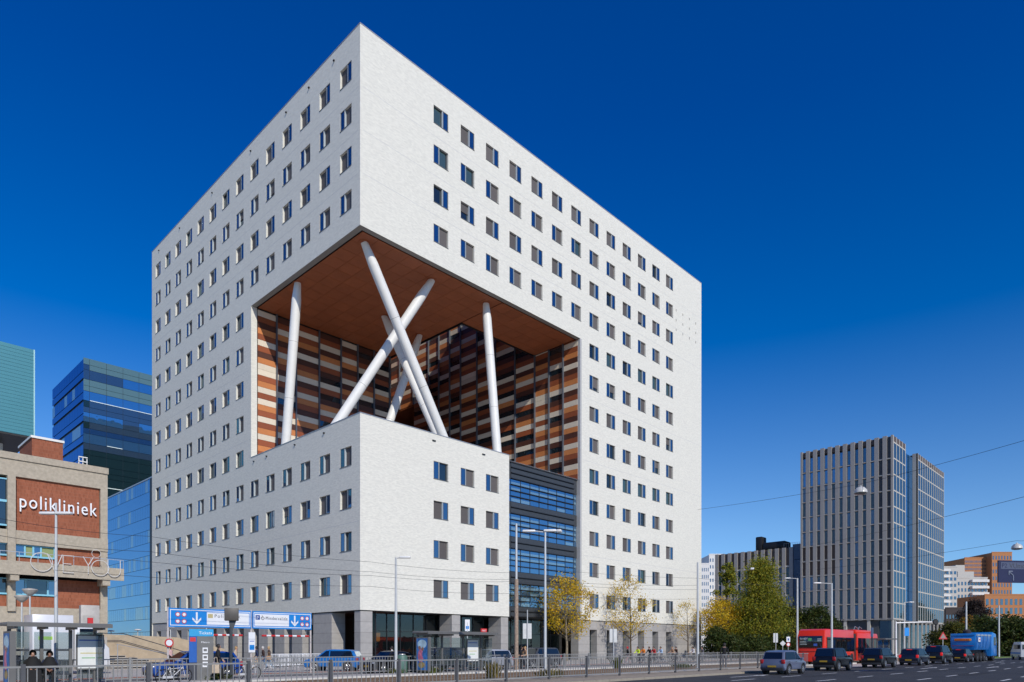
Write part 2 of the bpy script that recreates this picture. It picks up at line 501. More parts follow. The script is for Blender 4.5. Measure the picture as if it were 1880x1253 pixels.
# striped panel walls of the void
cols4 = {'c': P_CREAM, 'o': P_ORANGE, 'r': P_RUST, 'd': P_DARK, 'g': g_dark}
SEQ = ['crdorcrdoccrocrcorcrocrorc', 'drcodrcordcrdcgdrcdocrdrocr', 'rcrodcdrocdrcordcodrcordcor', 'drcdocrdgcrgdocrgdcgrodcrdo',
       'cdrcodrcdorcdrocdrcodrcdorc', 'dgdrcgdrocgdrcgdorcdgrcdgro', 'rdgcdrgcodgcdrgcgdrcgdrocgd', 'crdgrcodrgcdroc gdrcodgcdro'.replace(' ', '')]
BH = 0.7
panels = []      # (area, wall, x0, x1, z0, z1, colour)
fx = [0.78] + [on_v(x, VV) for x in (507, 542.5, 585, 625, 655.5, 685.5, 714)] + [SU0]
for q in range(len(fx) - 1):
    s = SEQ[q % 8]
    for k in range(26):
        z0 = 23.95 + k * BH * 1.015; z1 = min(z0 + BH * 1.015, ZS + .02)
        a = (fx[q + 1] - fx[q]) * BH / depth_of(fx[q], VV) ** 2
        panels.append((a, 'v', fx[q], fx[q + 1], z0, z1, s[(25 - k) % len(s)]))
vx = [0.35] + [on_u(x, SU1) for x in (1035, 1009, 983, 947, 911, 877, 847, 827, 807, 788, 760, 735)] + [SV1]
for q in range(len(vx) - 1):
    s = SEQ[(q * 3 + 2) % 8]
    top = ZS if vx[q] < SV0 - 1 else 60
    k = 0
    z0 = 23.95 if vx[q] < 33.5 else 42.4
    while z0 < top:
        z1 = min(z0 + BH * 1.015, top + .02)
        vis = 1.0 if z0 < ZS + (vx[q] - SV0) * 0.62 else 0.0
        a = vis * (vx[q + 1] - vx[q]) * BH / depth_of(SU1, vx[q]) ** 2 * 0.9
        c = s[(26 - k) % len(s)]
        if q >= 3 and c == 'o' and (k * 7 + q) % 3 == 0: c = 'g'
        panels.append((a, 'u', vx[q], vx[q + 1], z0, z1, c))
        z0 = z1; k += 1
panels.sort(key=lambda p: -p[0])
rest = MB(); rmats = list(cols4.values()); rk = list(cols4.keys())
for n, (a, w, p0, p1, z0, z1, c) in enumerate(panels):
    g = .012
    d = 0.05 if c != 'g' else 0.0
    bb = (p0 + .06, p1 - .06, VV - d, VV + .08, z0 + g, z1 - g) if w == 'v' else (SU1 - d, SU1 + .08, p0 + .06, p1 - .06, z0 + g, z1 - g)
    if n < 300: box('facade_panel', cols4[c], bld, *bb)
    else: rest.box(*bb, mi=rk.index(c))
rest.build('facade_panel', rmats, bld)['kind'] = 'stuff'
b = MB().quad((.7, VV + .1, 23.9), (SU0, VV + .1, 23.9), (SU0, VV + .1, ZS + .2), (.7, VV + .1, ZS + .2))
b.quad((SU1 + .1, .3, 23.9), (SU1 + .1, 34, 23.9), (SU1 + .1, 34, zr), (SU1 + .1, .3, zr)).quad((SU1 + .1, 34, 42.3), (SU1 + .1, SV1, 42.3), (SU1 + .1, SV1, zr), (SU1 + .1, 34, zr))
b.build('facade_backing', black_m, bld)
for q in fx[1:-1]: box('mullion', mullion_m, bld, q - .07, q + .07, VV - .3, VV + .05, 23.9, ZS + .02)
for n, q in enumerate(vx[1:-1]): box('mullion', mullion_m, bld, SU1 - .3, SU1 + .05, q - .07, q + .07, 23.9 if q < 33 else 42.4, ZS + .02 if q < SV0 else zr)
# slanted columns in the void
COLS = [((1.3, 14.3), (1.3, 17.2)), ((2.0, 2.3), (13.4, 2.4)), ((11.4, 2.95), (1.5, 8.6)), ((19.2, 2.4), (19.9, 1.1)), ((12.7, 13.8), (14.2, 3.8)), ((19.0, 14.7), (11.4, 14.1))]
for t, f in COLS:
    p0 = Vector((f[0], f[1], 23.9)); p1 = Vector((t[0], t[1], ZS + .08))
    d = p1 - p0
    co = MB().tube(p0, p0 + d * .9, .52, .52, 24).tube(p0 + d * .9, p1, .52, .36, 24).build('column', white_paint, bld)
    MB().lathe([(.75, 0), (.75, .06)], (p0.x, p0.y, 23.905), 20).build('base_plate', grey_trim, co)
    for k in (.33, .66): MB().tube(p0 + d * k, p0 + d * (k + .0015), .524, .524, 24).build('weld_seam', grey_trim, co)
    MB().lathe([(.55, 0), (.55, .03)], (p1.x, p1.y, ZS + .015), 20).build('collar', soffit_m, co)
# windows: casement flush with the wall, screen set back in the reveal; copies share their meshes
def win_meshes(side, blind):
    s = side
    fr = MB()
    x0, x1 = (0.30, 0.985) if s > 0 else (-0.985, -0.30)
    w = .05
    for (l, r, lo, hi) in ((x0, x0 + w, -.925, .925), (x1 - w, x1, -.925, .925), (x0 + w, x1 - w, .875, .925), (x0 + w, x1 - w, -.925, -.875)):
        fr.box(l, r, 0.02, 0.10, lo, hi)
    jx = (0.22, 0.298) if s > 0 else (-0.298, -0.22)
    fr.box(jx[0], jx[1], 0.03, REC + .1, -.93, .93, mi=1)
    fr.box(-1.04, 1.04, -.05, 0.1, -.985, -.942)
    o = (-.985, 0.22) if s > 0 else (-.22, .985)
    if not blind:
        m_ = (o[0] + o[1]) / 2
        for (l, r, lo, hi) in ((o[0], o[0] + .06, -.93, .93), (o[1] - .06, o[1], -.93, .93), (o[0] + .06, o[1] - .06, .87, .93), (o[0] + .06, o[1] - .06, -.93, -.87)):
            fr.box(l, r, REC - .06, REC + .04, lo, hi)
    me_f = fr.mesh('window', [frame_m, jamb_m])
    me_p = MB().box(x0 + .03, x1 - .03, 0.05, 0.09, -.9, .9).mesh('pane', g_case)
    me_b = []
    lo = {0: None, 1: -.93, 2: -.45, 3: -.05}[blind]
    if blind:
        bm_ = MB().box(o[0], o[1], REC, REC + .02, lo, .93)
        bm_.box(o[0] + .01, o[1] - .01, REC - .03, REC - .002, lo, lo + .05)
        me_b.append(('blind', bm_.mesh('blind', blind_m)))
    if blind != 1:
        me_b.append(('pane', MB().box(o[0], o[1], REC + .04, REC + .06, -.93, .93).mesh('pane', g_dark)))
    return me_f, me_p, me_b
WM = {(s, b_): win_meshes(s, b_) for s in (-1, 1) for b_ in (0, 1, 2, 3)}
curt = MB().box(-.45, .45, REC + .02, REC + .035, -.9, .9).mesh('curtain', g_curt)
for face, lst in (('R', winR), ('L', winL)):
    for c, z in lst:
        k = round((z - 7.93) / 4.21)
        side = 1 if k % 2 == 0 else -1
        p_open = {8: 0.97, 4: 0.97}.get(k, 0.09 if face == 'R' else 0.12)
        if face == 'L' and k == 1: p_open = .35
        x = rnd.random()
        bl = 0 if x < p_open else (rnd.choice((2, 3)) if x > 0.945 else 1)
        mf, mp_, mb_ = WM[(side, bl)]
        if face == 'R': loc, rz_ = (c, 0, z), 0
        else: loc, rz_ = (0, c, z), R(-90)
        wo = link('window', mf, bld, loc, (0, 0, rz_))
        link('pane', mp_, wo)
        for nm, me in mb_: link(nm, me, wo)
        if bl == 0 and rnd.random() < .45: link('curtain', curt, wo, ((-.35 if side > 0 else .35), 0, 0))
# roof drain spouts
for v in (4.6, 9.5, 14.4, 23, 34, 45, 53): box('spout', black_m, bld, -.14, .0, v - .09, v + .09, H - 1.0, H - .88)
for v in (6.5, 12.5, 19, 22.2): box('spout', black_m, bld, -.14, .0, v - .09, v + .09, ZT - .65, ZT - .53)
for u in (9.2, 16.5): box('spout', black_m, bld, u - .22, u + .22, -.1, .0, ZT - .8, ZT - .68)
for i in range(4):
    for k in range(3): box('vent', grey_trim, bld, 58.4 + i * 2.05, 58.5 + i * 2.05, -.05, 0, 54.6 - k * 1.55, 54.95 - k * 1.55)
# movement joints in the brickwork
for z in (13.9, 26.6, 35.0, 47.7, 51.9, 56.1):
    if z > ZS: box('joint', mat('joint_m', (.52, .52, .51), .9, var=0), bld, 0.3, LU - .2, -.003, 0, z, z + .035)
    else: box('joint', MATS['joint_m'] if 'joint_m' in MATS else mat('joint_m', (.52, .52, .51), .9, var=0), bld, VU + .2, LU - .2, -.003, 0, z, z + .035)
    if z > ZS: box('joint', MATS['joint_m'], bld, -.003, 0, .3, LV - .2, z, z + .035)
    else: box('joint', MATS['joint_m'], bld, -.003, 0, (VV + .2) if z > ZT else .2, LV - .2, z, z + .035)

# glazed infill between the lower block and the tall wing
gz = [(21.87, 19.15), (17.70, 14.98), (13.50, 10.78), (9.30, 6.58)]
FV = 0.55
box('infill_backing', dark_metal, bld, LB, VU - .32, FV + .3, FV + .4, Z0, 23.9)
prev = 23.85
for n, (zt, zb) in enumerate(gz + [(Z0, Z0)]):
    nb = 3 if n == 0 else 2
    hh = (prev - zt) / nb
    for k in range(nb):
        zz = prev - k * hh
        b = MB().box(LB + .9, VU - 1.0, FV, FV + .3, zz - hh + .12, zz - .02)
        b.box(LB + .9, VU - 1.0, FV - .14, FV + .2, zz - hh + .02, zz - hh + .10, mi=1)
        b.build('louvre', [dark_metal, black_m], bld)
    box('side_cladding', dark_metal, bld, VU - .98, VU - .33, FV + .02, FV + .3, zt, prev)
    box('side_cladding', dark_metal, bld, LB + .01, LB + .88, FV + .05, FV + .3, zt, prev)
    if n == 4: break
    rows = 4; cw = (VU - LB - 1.9) / 7
    for r_ in range(rows):
        z1 = zt - r_ * (zt - zb) / rows; z0_ = z1 - (zt - zb) / rows
        for c_ in range(-1, 8):
            if c_ == -1: x0, x1 = LB + .05, LB + .86
            elif c_ == 7: x0, x1 = VU - .97, VU - .36
            else: x0, x1 = LB + .9 + c_ * cw, LB + .9 + (c_ + 1) * cw
            pn = MB().box(x0 + .02, x1 - .02, FV + .06, FV + .09, z0_ + .03, z1 - .03).build('pane', g_blue1, bld)
            p_ = [.97, .9, .18, .25][r_]
            if rnd.random() < p_ and n < 4:
                MB().box(x0 + .08, x1 - .08, FV + .045, FV + .058, z0_ + .06, z0_ + (.34 if r_ < 2 else .42)).build('blind', g_blue2, pn)
        if r_ < 3:
            MB().box(LB + .9, VU - 1.0, FV - .12, FV + .1, z0_ - .045, z0_ + .04).build('ledge', black_m, bld)
    for c_ in range(1, 7):
        MB().box(LB + .9 + c_ * cw - .018, LB + .9 + c_ * cw + .018, FV + .0, FV + .1, zb, zt).build('mullion', dark_metal, bld)
    prev = zb
box('coping', alu, bld, LB + .01, VU - .33, FV - .1, FV + .5, 23.86, 23.98)
# ground floor: stone piers, narrow openings, shop glazing set back
def slabs(x0, x1, y0, y1, z0=0.0, z1=5.2, hh=1.04):
    """one pier: a recessed core and stone slabs course by course"""
    box('pier_core', stone_d, bld, x0 + .03, x1 - .03, y0 + .03, y1 - .03, z0, z1 + .05)
    n = max(1, round((z1 - z0) / hh)); st = (z1 - z0) / n
    for k in range(n):
        box('stone_slab', stone_m, bld, x0, x1, y0, y1, z0 + k * st + .01, z0 + (k + 1) * st - .01)
for (x0, x1, y0, y1) in ((.12, 1.5, .12, 1.15), (11.85, 13.05, .12, 2.2), (19.45, 20.66, .12, 2.2), (34.0, UC[7] - .82, .12, 1.4), (.12, 1.7, 5.3, 8.9)):
    slabs(x0, x1, y0, y1)
for i in range(7, 12):
    u0 = UC[i]; nx = UC[i + 1]
    slabs(u0 + .82, nx - .82, .12, 1.4)
slabs(UC[12] + .82, LU - .1, .12, 1.4)
for k, (z0, z1) in enumerate(((4.05, 5.2),)):
    for i in range(7, 13): box('stone_slab', stone_m, bld, UC[i] - .82 + .01, UC[i] + .82 - .01, .12, 1.4, z0, z1)
for j in range(2, 13): slabs(.12, 1.3, VC[j] + .85, VC[j + 1] - .85)
slabs(.12, 1.3, VC[13] + .85, LV - .1)
for j in range(2, 14): box('stone_slab', stone_m, bld, .12, 1.3, VC[j] - .85 + .01, VC[j] + .85 - .01, 4.1, 5.2)
for i in range(7, 13):
    wo = box('window', frame_m, bld, UC[i] - .8, UC[i] + .8, 1.1, 1.16, 2.5, 2.58)
    box('pane', g_dark, wo, UC[i] - .82, UC[i] + .82, 1.16, 1.2, .05, 4.05)
for j in range(2, 14):
    wo = box('window', frame_m, bld, 1.0, 1.06, VC[j] - .8, VC[j] + .8, 2.5, 2.58)
    box('pane', g_dark, wo, 1.06, 1.1, VC[j] - .85, VC[j] + .85, .05, 4.1)
gl = MB()
for x0, x1, yy, n in ((1.5, 20.7, 2.6, 11), (20.7, 34.0, 3.4, 7)):
    w = (x1 - x0) / n
    for k in range(n):
        for z0, z1 in ((.12, 3.3), (3.36, 5.2)):
            box('pane', g_shop, bld, x0 + k * w + .04, x0 + (k + 1) * w - .04, yy, yy + .03, z0, z1)
        box('mullion', black_m, bld, x0 + k * w - .04, x0 + k * w + .04, yy - .06, yy + .08, 0, 5.25)
    box('transom', black_m, bld, x0, x1, yy - .05, yy + .06, 3.3, 3.36)
for k in range(3):
    for z0, z1 in ((.12, 3.3), (3.36, 5.2)): box('pane', g_shop, bld, 2.6, 2.63, 1.2 + k * 1.35 + .04, 1.2 + (k + 1) * 1.35 - .04, z0, z1)
    box('mullion', black_m, bld, 2.54, 2.68, 1.2 + k * 1.35 - .04, 1.2 + k * 1.35 + .04, 0, 5.25)
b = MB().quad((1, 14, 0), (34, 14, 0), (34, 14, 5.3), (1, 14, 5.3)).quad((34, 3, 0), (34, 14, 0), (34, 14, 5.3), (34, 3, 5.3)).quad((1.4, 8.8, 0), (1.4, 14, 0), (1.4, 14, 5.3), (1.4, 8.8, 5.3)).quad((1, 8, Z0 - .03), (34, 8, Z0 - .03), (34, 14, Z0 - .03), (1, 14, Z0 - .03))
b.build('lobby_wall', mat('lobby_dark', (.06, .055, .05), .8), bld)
lamp_m = mat('lamp_shade_orange', (.75, .28, .04), .7, emit=((1, .36, .05), .55))
for n, (u, v, z) in enumerate(((4.9, 4.4, 2.75), (6.2, 6.5, 2.75))):
    o = thing('pendant_lamp', ('orange drum pendant lamp behind the corner shop glass, nearer the corner pier', 'orange drum pendant lamp deeper inside the corner cafe')[n], 'lamp', (u, v, z), group='cafe pendant lamps')
    MB().lathe([(.42, -.45), (.46, .45)], n=20).build('lamp_shade', lamp_m, o)
    MB().tube((0, 0, .45), (0, 0, 5.25 - z), .015).build('cord', black_m, o)
o = thing('bar_counter', 'dark red lit bar counter inside the ground floor cafe', 'counter', (8.5, 9, 0))
box('glow_strip', mat('red_glow', (.4, .05, .03), .5, emit=((1, .12, .05), .25)), o, -3, 3, -.3, .3, 2.5, 2.8)  # self-glowing red strip, painted glow rather than a lamp
box('counter_body', P_DARK, o, -3, 3, -.2, .2, 0, 1.1)
box('canopy_post', dark_metal, o, -2.9, -2.8, -.1, .1, 1.1, 2.5); box('canopy_post', dark_metal, o, 2.8, 2.9, -.1, .1, 1.1, 2.5)
# ================================================================ neighbouring buildings
# ---- grey finned tower down the street
fin_m = mat('grey_fin', (0.30, 0.285, 0.265), 0.6, var=0.06)
fin_l = mat('light_fin', (0.50, 0.47, 0.41), 0.5, var=0.05)
brown_p = mat('brown_panel', (0.105, 0.075, 0.058), 0.6, var=0.05)
g_tow = glass('tower_glass', (0.02, 0.045, 0.05), 0.26, (0.55, 0.78, 1.0), wob=0.03)
g_tow2 = glass('tower_glass_blue', (0.02, 0.09, 0.21), 0.4, (0.5, 0.75, 1.0), wob=0.03)
TU, TV = 147.1, -7.2
tw = thing('office_tower', 'grey office tower with vertical fins and blue glass strip on its sunny side', 'building', (TU, TV, 0))
TH, TL, TW = 53.2, 22.2, 50.0
box('core', mat('tower_core', (0.06, 0.065, 0.07), .6), tw, .5, TW, 3.4, TL, 0, TH - .3)
zf = lambda k: 8.6 + k * 3.9
bay = TL / 12
for k in range(13):
    box('fin', fin_m, tw, -.35, .45, max(-.0, k * bay - .48), min(TL, k * bay + .48), 8.4, TH)
pane_d = MB().box(0, .06, -.46, .46, 0, 3.35)
meP = {n: pane_d.mesh('pane', m_) for n, m_ in (('t', g_tow), ('b', g_tow2), ('p', brown_p))}
for k in range(11):
    for j in range(12):
        t_ = 'p' if (k in (3, 4) and j >= 7) else ('b' if rnd.random() < (.75 if k > 5 and j > 4 else .25) else 't')
        link('pane', meP[t_], tw, (.1, (j + .5) * bay, zf(k) + .3))
    box('floor_band', fin_m, tw, .0, .44, .48, TL - .1, zf(k) - .12, zf(k) + .28)
    box('floor_band', fin_l, tw, -.3, -.05, .4, TL - .2, zf(k) - .1, zf(k) + .04)
box('top_panel', brown_p, tw, .1, .4, .3, TL - .3, zf(11) + .25, TH - .2)
for (a0, a1, yy) in ((0, 10.2, 0), (22, TW, 0)):
    n = int((a1 - a0) / 2.3)
    w = (a1 - a0) / n
    for k in range(n + 1): box('fin', fin_l, tw, a0 + k * w - .15, a0 + k * w + .15, yy - .05, yy + .35, 8.4, TH)
    for k in range(12):
        box('floor_band', fin_l, tw, a0, a1, yy - .02, yy + .3, zf(k) - .12, zf(k) + .2)
        if k < 11:
            for q in range(n): box('pane', g_tow, tw, a0 + q * w + .15, a0 + (q + 1) * w - .15, yy + .02, yy + .08, zf(k) + .22, zf(k + 1) - .14)
    box('top_panel', brown_p, tw, a0, a1, yy + .03, yy + .3, zf(11) + .2, TH - .1)
    box('core', MATS['tower_core'], tw, a0 + .05, a1, yy + .36, 3.4, 8.4, TH - .3)
box('return_wall', fin_m, tw, 21.85, 21.91, .0, 1.3, 8.4, TH)
for k in range(12):
    for q in range(4):
        x0 = 10.2 + q * 2.9
        box('pane', g_tow2, tw, x0 + .04, x0 + 2.86, 1.25, 1.33, zf(k) + .03, min(zf(k + 1), TH - 1) - .03)
for k in range(0, 13, 3): box('pillar', fin_l, tw, -.1, .6, k * bay - .35 if k else 0, k * bay + .35, 0, 8.4)
for k in range(12): box('pillar', fin_l, tw, 1.5 + k * 4.2, 1.85 + k * 4.2, .0, .4, 0, 8.4)
for k in range(6): box('pane', g_tow, tw, 1.0, 1.1, k * 3.7 + .05, k * 3.7 + 3.6, .1, 8.2)
for k in range(9): box('pane', g_tow, tw, 1.5 + k * 5.4, 6.8 + k * 5.4, 3.2, 3.3, .1, 8.2)
box('tower_soffit', fin_m, tw, .0, TW, .0, 3.4, 8.3, 8.42)
# ---- lower finned block behind it
bu, bv = at(1470, 184.5)
lb = thing('finned_office_block', 'low grey finned office block behind the trees left of the tower', 'building', (bu, bv, 0))
BHh, BLn = 28.6, 24.2
box('core', MATS['tower_core'], lb, .3, 30, 0, BLn, 0, BHh - .2)
nb = 11; w = 21.6 / nb
for k in range(nb + 1): box('fin', fin_m, lb, -.3, .3, 2.55 + k * w - .55, 2.55 + k * w + .42, 0, BHh)
for k in range(nb):
    box('top_panel', brown_p, lb, .0, .2, 2.55 + k * w + .42, 2.55 + (k + 1) * w - .55, 23.2, BHh - .1)
    for q in range(4):
        link('pane', rnd.choice((meP['t'], meP['b'])), lb, (.05, 2.55 + (k + .46) * w, 8 + q * 3.9 + .3)).scale = (1, .95, 1)
    for q in range(5): box('floor_band', fin_l, lb, -.1, .2, 2.55 + k * w + .42, 2.55 + (k + 1) * w - .55, 7.75 + q * 3.9, 8.15 + q * 3.9)
for k in range(7): box('pane', glass('navy_glass', (.004, .012, .04), .2, (.5, .7, 1)), lb, .05, .1, .1, 2.1, k * 4.2 + .03, k * 4.2 + 4.15)
fu = MB().bbox(1, 5, 4.5, 11, BHh, BHh + 2.2, .5).bbox(1, 4, 11.05, 13, BHh, BHh + 4.0, .3)
fu.build('rooftop_plant', black_m, lb)
for k in range(8): box('railing_post', alu, lb, .3, .36, .4 + k * .6, .45 + k * .6, BHh, BHh + 1.2)
box('railing', alu, lb, .3, .36, .3, 4.6, BHh + 1.2, BHh + 1.25)

# ---- distant blocks on the right
def block(name, label, x0, x1, ytop, depth, thick, wall, pane, rows, colsn, ph=.55, pw=.55, face='v', zbot=0, skin=None, ybase=None):
    """box with a grid of recessed-looking windows on the face that looks at the street"""
    (ua, va), (ub, vb) = at(x0, depth), at(x1, depth)
    t = thing(name, label, 'building', (ua, va, 0), math.atan2(vb - va, ub - ua))
    L = math.hypot(ub - ua, vb - va)
    h = zpx(ytop, depth)
    box('wall', wall, t, 0, L, 0, thick, zbot, h)
    ch = (h - zbot - 1) / rows; cw = L / colsn
    me = MB().box(0, cw * pw, -.06, .02, 0, ch * ph).mesh('window', pane)
    for r_ in range(rows):
        for c_ in range(colsn):
            link('window', me, t, (c_ * cw + cw * (1 - pw) / 2, 0, zbot + r_ * ch + ch * (1 - ph) / 2))
    box('parapet', wall, t, -.1, L + .1, -.1, .2, h, h + .5)
    return t, L, h, ch
cream_w = mat('pale_render', (0.47, 0.45, 0.41), .8, var=.05)
offw = mat('off_white_render', (0.66, 0.65, 0.62), .8, var=.03)
orange_b = mat('orange_brick', (0.40, 0.17, 0.065), .85, var=.1)
g_far = glass('far_glass', (.03, .045, .06), .2, (.6, .8, 1))
block('white_apartment_block', 'distant plain white block with small dark windows at the end of the white office', 1284, 1302, 1036, 335, 18, offw, g_far, 12, 5, .5, .4)
block('white_apartment_block', 'distant taller white block with small windows left of the finned block', 1302, 1330, 1019, 345, 18, offw, g_far, 14, 6, .5, .4)
t, L, h, ch = block('terraced_apartments', 'far white stepped apartment tower with stacked balconies beside the grey tower', 1722, 1757, 1042, 300, 20, cream_w, g_far, 13, 5, .5, .6)
for k in range(1, 14):
    box('balcony', offw, t, -.3, L * .55, -1.6, -.05, k * ch - .9 + .1, k * ch + .1)
t, L, h, ch = block('terraced_apartments', 'far white apartment block with long curved balcony rows below the orange tower', 1757, 1813, 1062, 320, 20, cream_w, g_far, 11, 9, .55, .5)
for k in range(2, 12):
    b = MB().box(L * .42, L - 1.5, -1.9, -.05, k * ch - .9, k * ch + .25)
    b.lathe([(2.0, k * ch - .9), (2.0, k * ch + .25)], (L - 1.5, 0, 0), 14).build('balcony', offw, t)
box('roof_storey', cream_w, t, 1, L * .6, 1, 9, h, h + 3.2)
box('roof_storey', cream_w, t, 0, L * .3, 1, 9, h + 3.2, h + 6.2)
t, L, h, ch = block('orange_brick_tower', 'far orange brick office tower with dense rows of narrow windows', 1771, 1822, 1025, 420, 25, orange_b, g_far, 24, 22, .6, .45)
t, L, h, ch = block('orange_brick_tower', 'far taller orange brick tower half hidden by the blue road sign', 1821, 1858, 1015, 415, 30, orange_b, g_far, 14, 7, .55, .45)
block('orange_brick_block', 'low orange brick block with large dark windows under the blue road sign', 1808, 1905, 1093, 300, 20, orange_b, g_far, 6, 11, .68, .55)
block('dark_brick_block', 'dark brown low block with white ledges in front of the far apartments', 1736, 1802, 1118, 230, 12, mat('dark_brown_brick', (.05, .04, .038), .9), g_far, 4, 12, .4, .5)

# ---- left: teal box on a white column
cu, cv = at(63, 100)
tz0, tz1 = zpx(803, 100), zpx(643, 100)
tb = thing('teal_clad_building', 'teal metal clad box raised on a white column at the left edge', 'building', (cu, cv, 0))
teal = mat('teal_cladding', (.06, .235, .285), .4, metal=.2, var=.03, scale=.2)
box('clad_box', teal, tb, -30, 0, 0, 18, tz0, tz1)
for k in range(int((tz1 - tz0) / .5)): box('cladding_rib', teal, tb, -30, .03, -.035, -.002, tz0 + k * .5 + .04, tz0 + k * .5 + .38)
box('underside', black_m, tb, -30, -.05, .05, 18, tz0 - .25, tz0 - .003)
box('corner_trim', mat('pale_teal', (.35, .6, .62), .4, var=0), tb, -.1, .06, -.1, .0, tz0, tz1)
for k in range(2): box('support_column', white_paint, tb, -3.4 - k * 9, -2.7 - k * 9, 6, 6.7, 0, tz0 - .25)
# ---- left: tall blue glass tower
gu, gv = at(153, 140)
gt = thing('blue_glass_tower', 'tall blue and green glass office tower rising behind the brick clinic', 'building', (gu, gv, 0))
GH = zpx(656, 140)
box('core', mat('glass_core', (.01, .03, .06), .5), gt, .2, 60, .2, 24, 0, GH - .1)
nf = 14; fh = GH / nf
gcols = {'g': g_green, 'b': g_blue1, 'd': g_blue3, 'k': g_dark}
pat = ['g', 'b', 'g', 'b', 'd', 'b', 'k', 'g', 'k', 'k', 'k', 'k', 'k', 'k']
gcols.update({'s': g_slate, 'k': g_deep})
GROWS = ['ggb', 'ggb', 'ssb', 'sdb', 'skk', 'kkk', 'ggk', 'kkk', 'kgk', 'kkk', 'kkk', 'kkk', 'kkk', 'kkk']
uw = [0, 1.1] + [1.1 + 3.1 * k for k in range(1, 10)]
for f in range(nf):
    z1 = GH - f * fh
    row = GROWS[f]
    for q in range(10):
        for s in range(3):
            m_ = row[s]
            if f == 0 and s == 2 and q < 3: m_ = 's'
            if f == 1 and s == 0 and q > 5: m_ = 's'
            if f == 4 and s == 1 and q < 4: m_ = 'k'
            if f == 6 and q < 3 and m_ == 'g': m_ = 'k'
            if rnd.random() < .06: m_ = {'g': 's', 'b': 's', 's': 'k', 'k': 'k', 'd': 's'}[m_]
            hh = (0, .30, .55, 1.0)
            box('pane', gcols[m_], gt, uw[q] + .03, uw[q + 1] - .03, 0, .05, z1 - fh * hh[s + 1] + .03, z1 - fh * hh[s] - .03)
    if f in (1, 3): box('light_strip', mat('lit_ceiling', (.7, .8, .78), .5, emit=((.8, 1, .9), .12)), gt, 1.2 + (3.1 if f == 3 else 0), uw[10] if f != 3 else 7.2, -.02, -.004, z1 - fh * .985, z1 - fh * .96)
    if f == 5:
        for q in (0, 4, 7): box('light_strip', MATS['lit_ceiling'], gt, uw[q] + .1, uw[q] + .8, -.02, -.004, z1 - fh * .98, z1 - fh * .6)
        box('light_strip', MATS['lit_ceiling'], gt, 1.2, 10, -.02, -.004, z1 - fh * .99, z1 - fh * .96)
    for q in range(12):
        lit = rnd.random() < .3
        box('pane', g_blue2 if (lit and f % 2) else g_blue3, gt, -.02, .03, q * 2 + .03, q * 2 + 1.97, z1 - fh * .62, z1 - fh * .1)
    box('spandrel', g_blue3, gt, -.03, .03, 0, 24, z1 - fh * .97, z1 - fh * .66)
# ---- left: lower blue glass wing next to the white block
wu, wv = at(276, 116)
wing = thing('blue_glass_wing', 'lower blue glass wing between the brick clinic and the white block', 'building', (wu, wv, 0))
WHt = zpx(879, 116)
box('core', MATS['glass_core'], wing, .15, 12, -1.5, 24, 0, WHt - .1)
nfl = 14
for f in range(nfl):
    z0 = f * WHt / nfl; z1 = (f + 1) * WHt / nfl
    if f % 2 == 0: box('spandrel', g_blue1, wing, 0, .06, 0, 23, z0 + .03, z1 - .03)
    else:
        for q in range(19): box('pane', g_blue2 if rnd.random() < .3 else g_blue1, wing, 0, .06, q * 1.21 + .03, q * 1.21 + 1.18, z0 + .03, z1 - .03)
box('corner_pier', black_m, wing, -.1, .2, -1.6, -.03, 0, WHt)
box('coping', alu, wing, -.1, .5, -1.5, 23, WHt, WHt + .2)

# ---- brick clinic with lettering
ku, kv = at(197, 63)
cl = thing('clinic_building', 'red brick and concrete outpatient clinic with white polikliniek lettering', 'building', (ku, kv, 0))
zc = lambda y: zpx(y, 63)
xs = lambda x: on_v(x, kv) - ku           # local x under a photo column
KL = -34
box('core', mat('clinic_core', (.05, .05, .05), .8), cl, KL, -.3, 1.2, 14, 0, 17)
box('concrete_band', concrete, cl, KL, 0, -.1, 1.2, zc(900), zc(872))
box('parapet', concrete, cl, KL, .05, -.22, .9, zc(872), zc(872) + .55)
box('brick_panel', red_brick, cl, xs(27), xs(183), .12, 1.2, zc(991), zc(900))
box('concrete_band', concrete, cl, KL, 0, -.2, 1.2, zc(1014), zc(991))
for x in (20, -62, -150): box('pier', concrete, cl, xs(x) - .28, xs(x) + .28, -.35, .4, zc(1050), zc(900))
box('pier', concrete, cl, xs(184), 0, -.1, .5, 0, zc(900))
for x in (20, -62): box('pier', concrete, cl, xs(x) - .28, xs(x) + .28, -.3, .4, zc(1128), zc(1066))
blue_fr = mat('light_blue_frame', (.22, .52, .66), .5, var=.03)
green_p = mat('green_spandrel', (.25, .30, .12), .6, var=.05)
def clinic_window(x0, x1, z0, z1, split, greens=()):
    wo = thing_part = MB()
    f_ = .13
    for a in [x0] + split + [x1]: wo.box(a - f_ / 2, a + f_ / 2, .0, .2, z0, z1)
    wo.box(x0, x1, .002, .19, z1 - .1, z1); wo.box(x0, x1, .002, .19, z0, z0 + .14)
    w_ = wo.build('window', blue_fr, cl)
    e = [x0] + split + [x1]
    for i in range(len(e) - 1):
        box('pane', green_p if i in greens else g_dark if i % 2 else g_case, w_, e[i], e[i + 1], .1, .14, z0, z1)
w0, w1 = xs(26), xs(104)
clinic_window(w0, w1, zc(1035), zc(1014), [w0 + .75, w0 + 1.35, w0 + 1.9, w0 + 2.9], (1, 3))
clinic_window(w0, w1, zc(1100), zc(1072), [w0 + .8, w0 + 2.4], (3,))
clinic_window(xs(-58), xs(15), zc(1035), zc(1014), [xs(-20)], ())
clinic_window(xs(-58), xs(15), zc(1100), zc(1072), [xs(-20)], ())
clinic_window(xs(-58), xs(15), zc(985), zc(905), [xs(-12)], ())
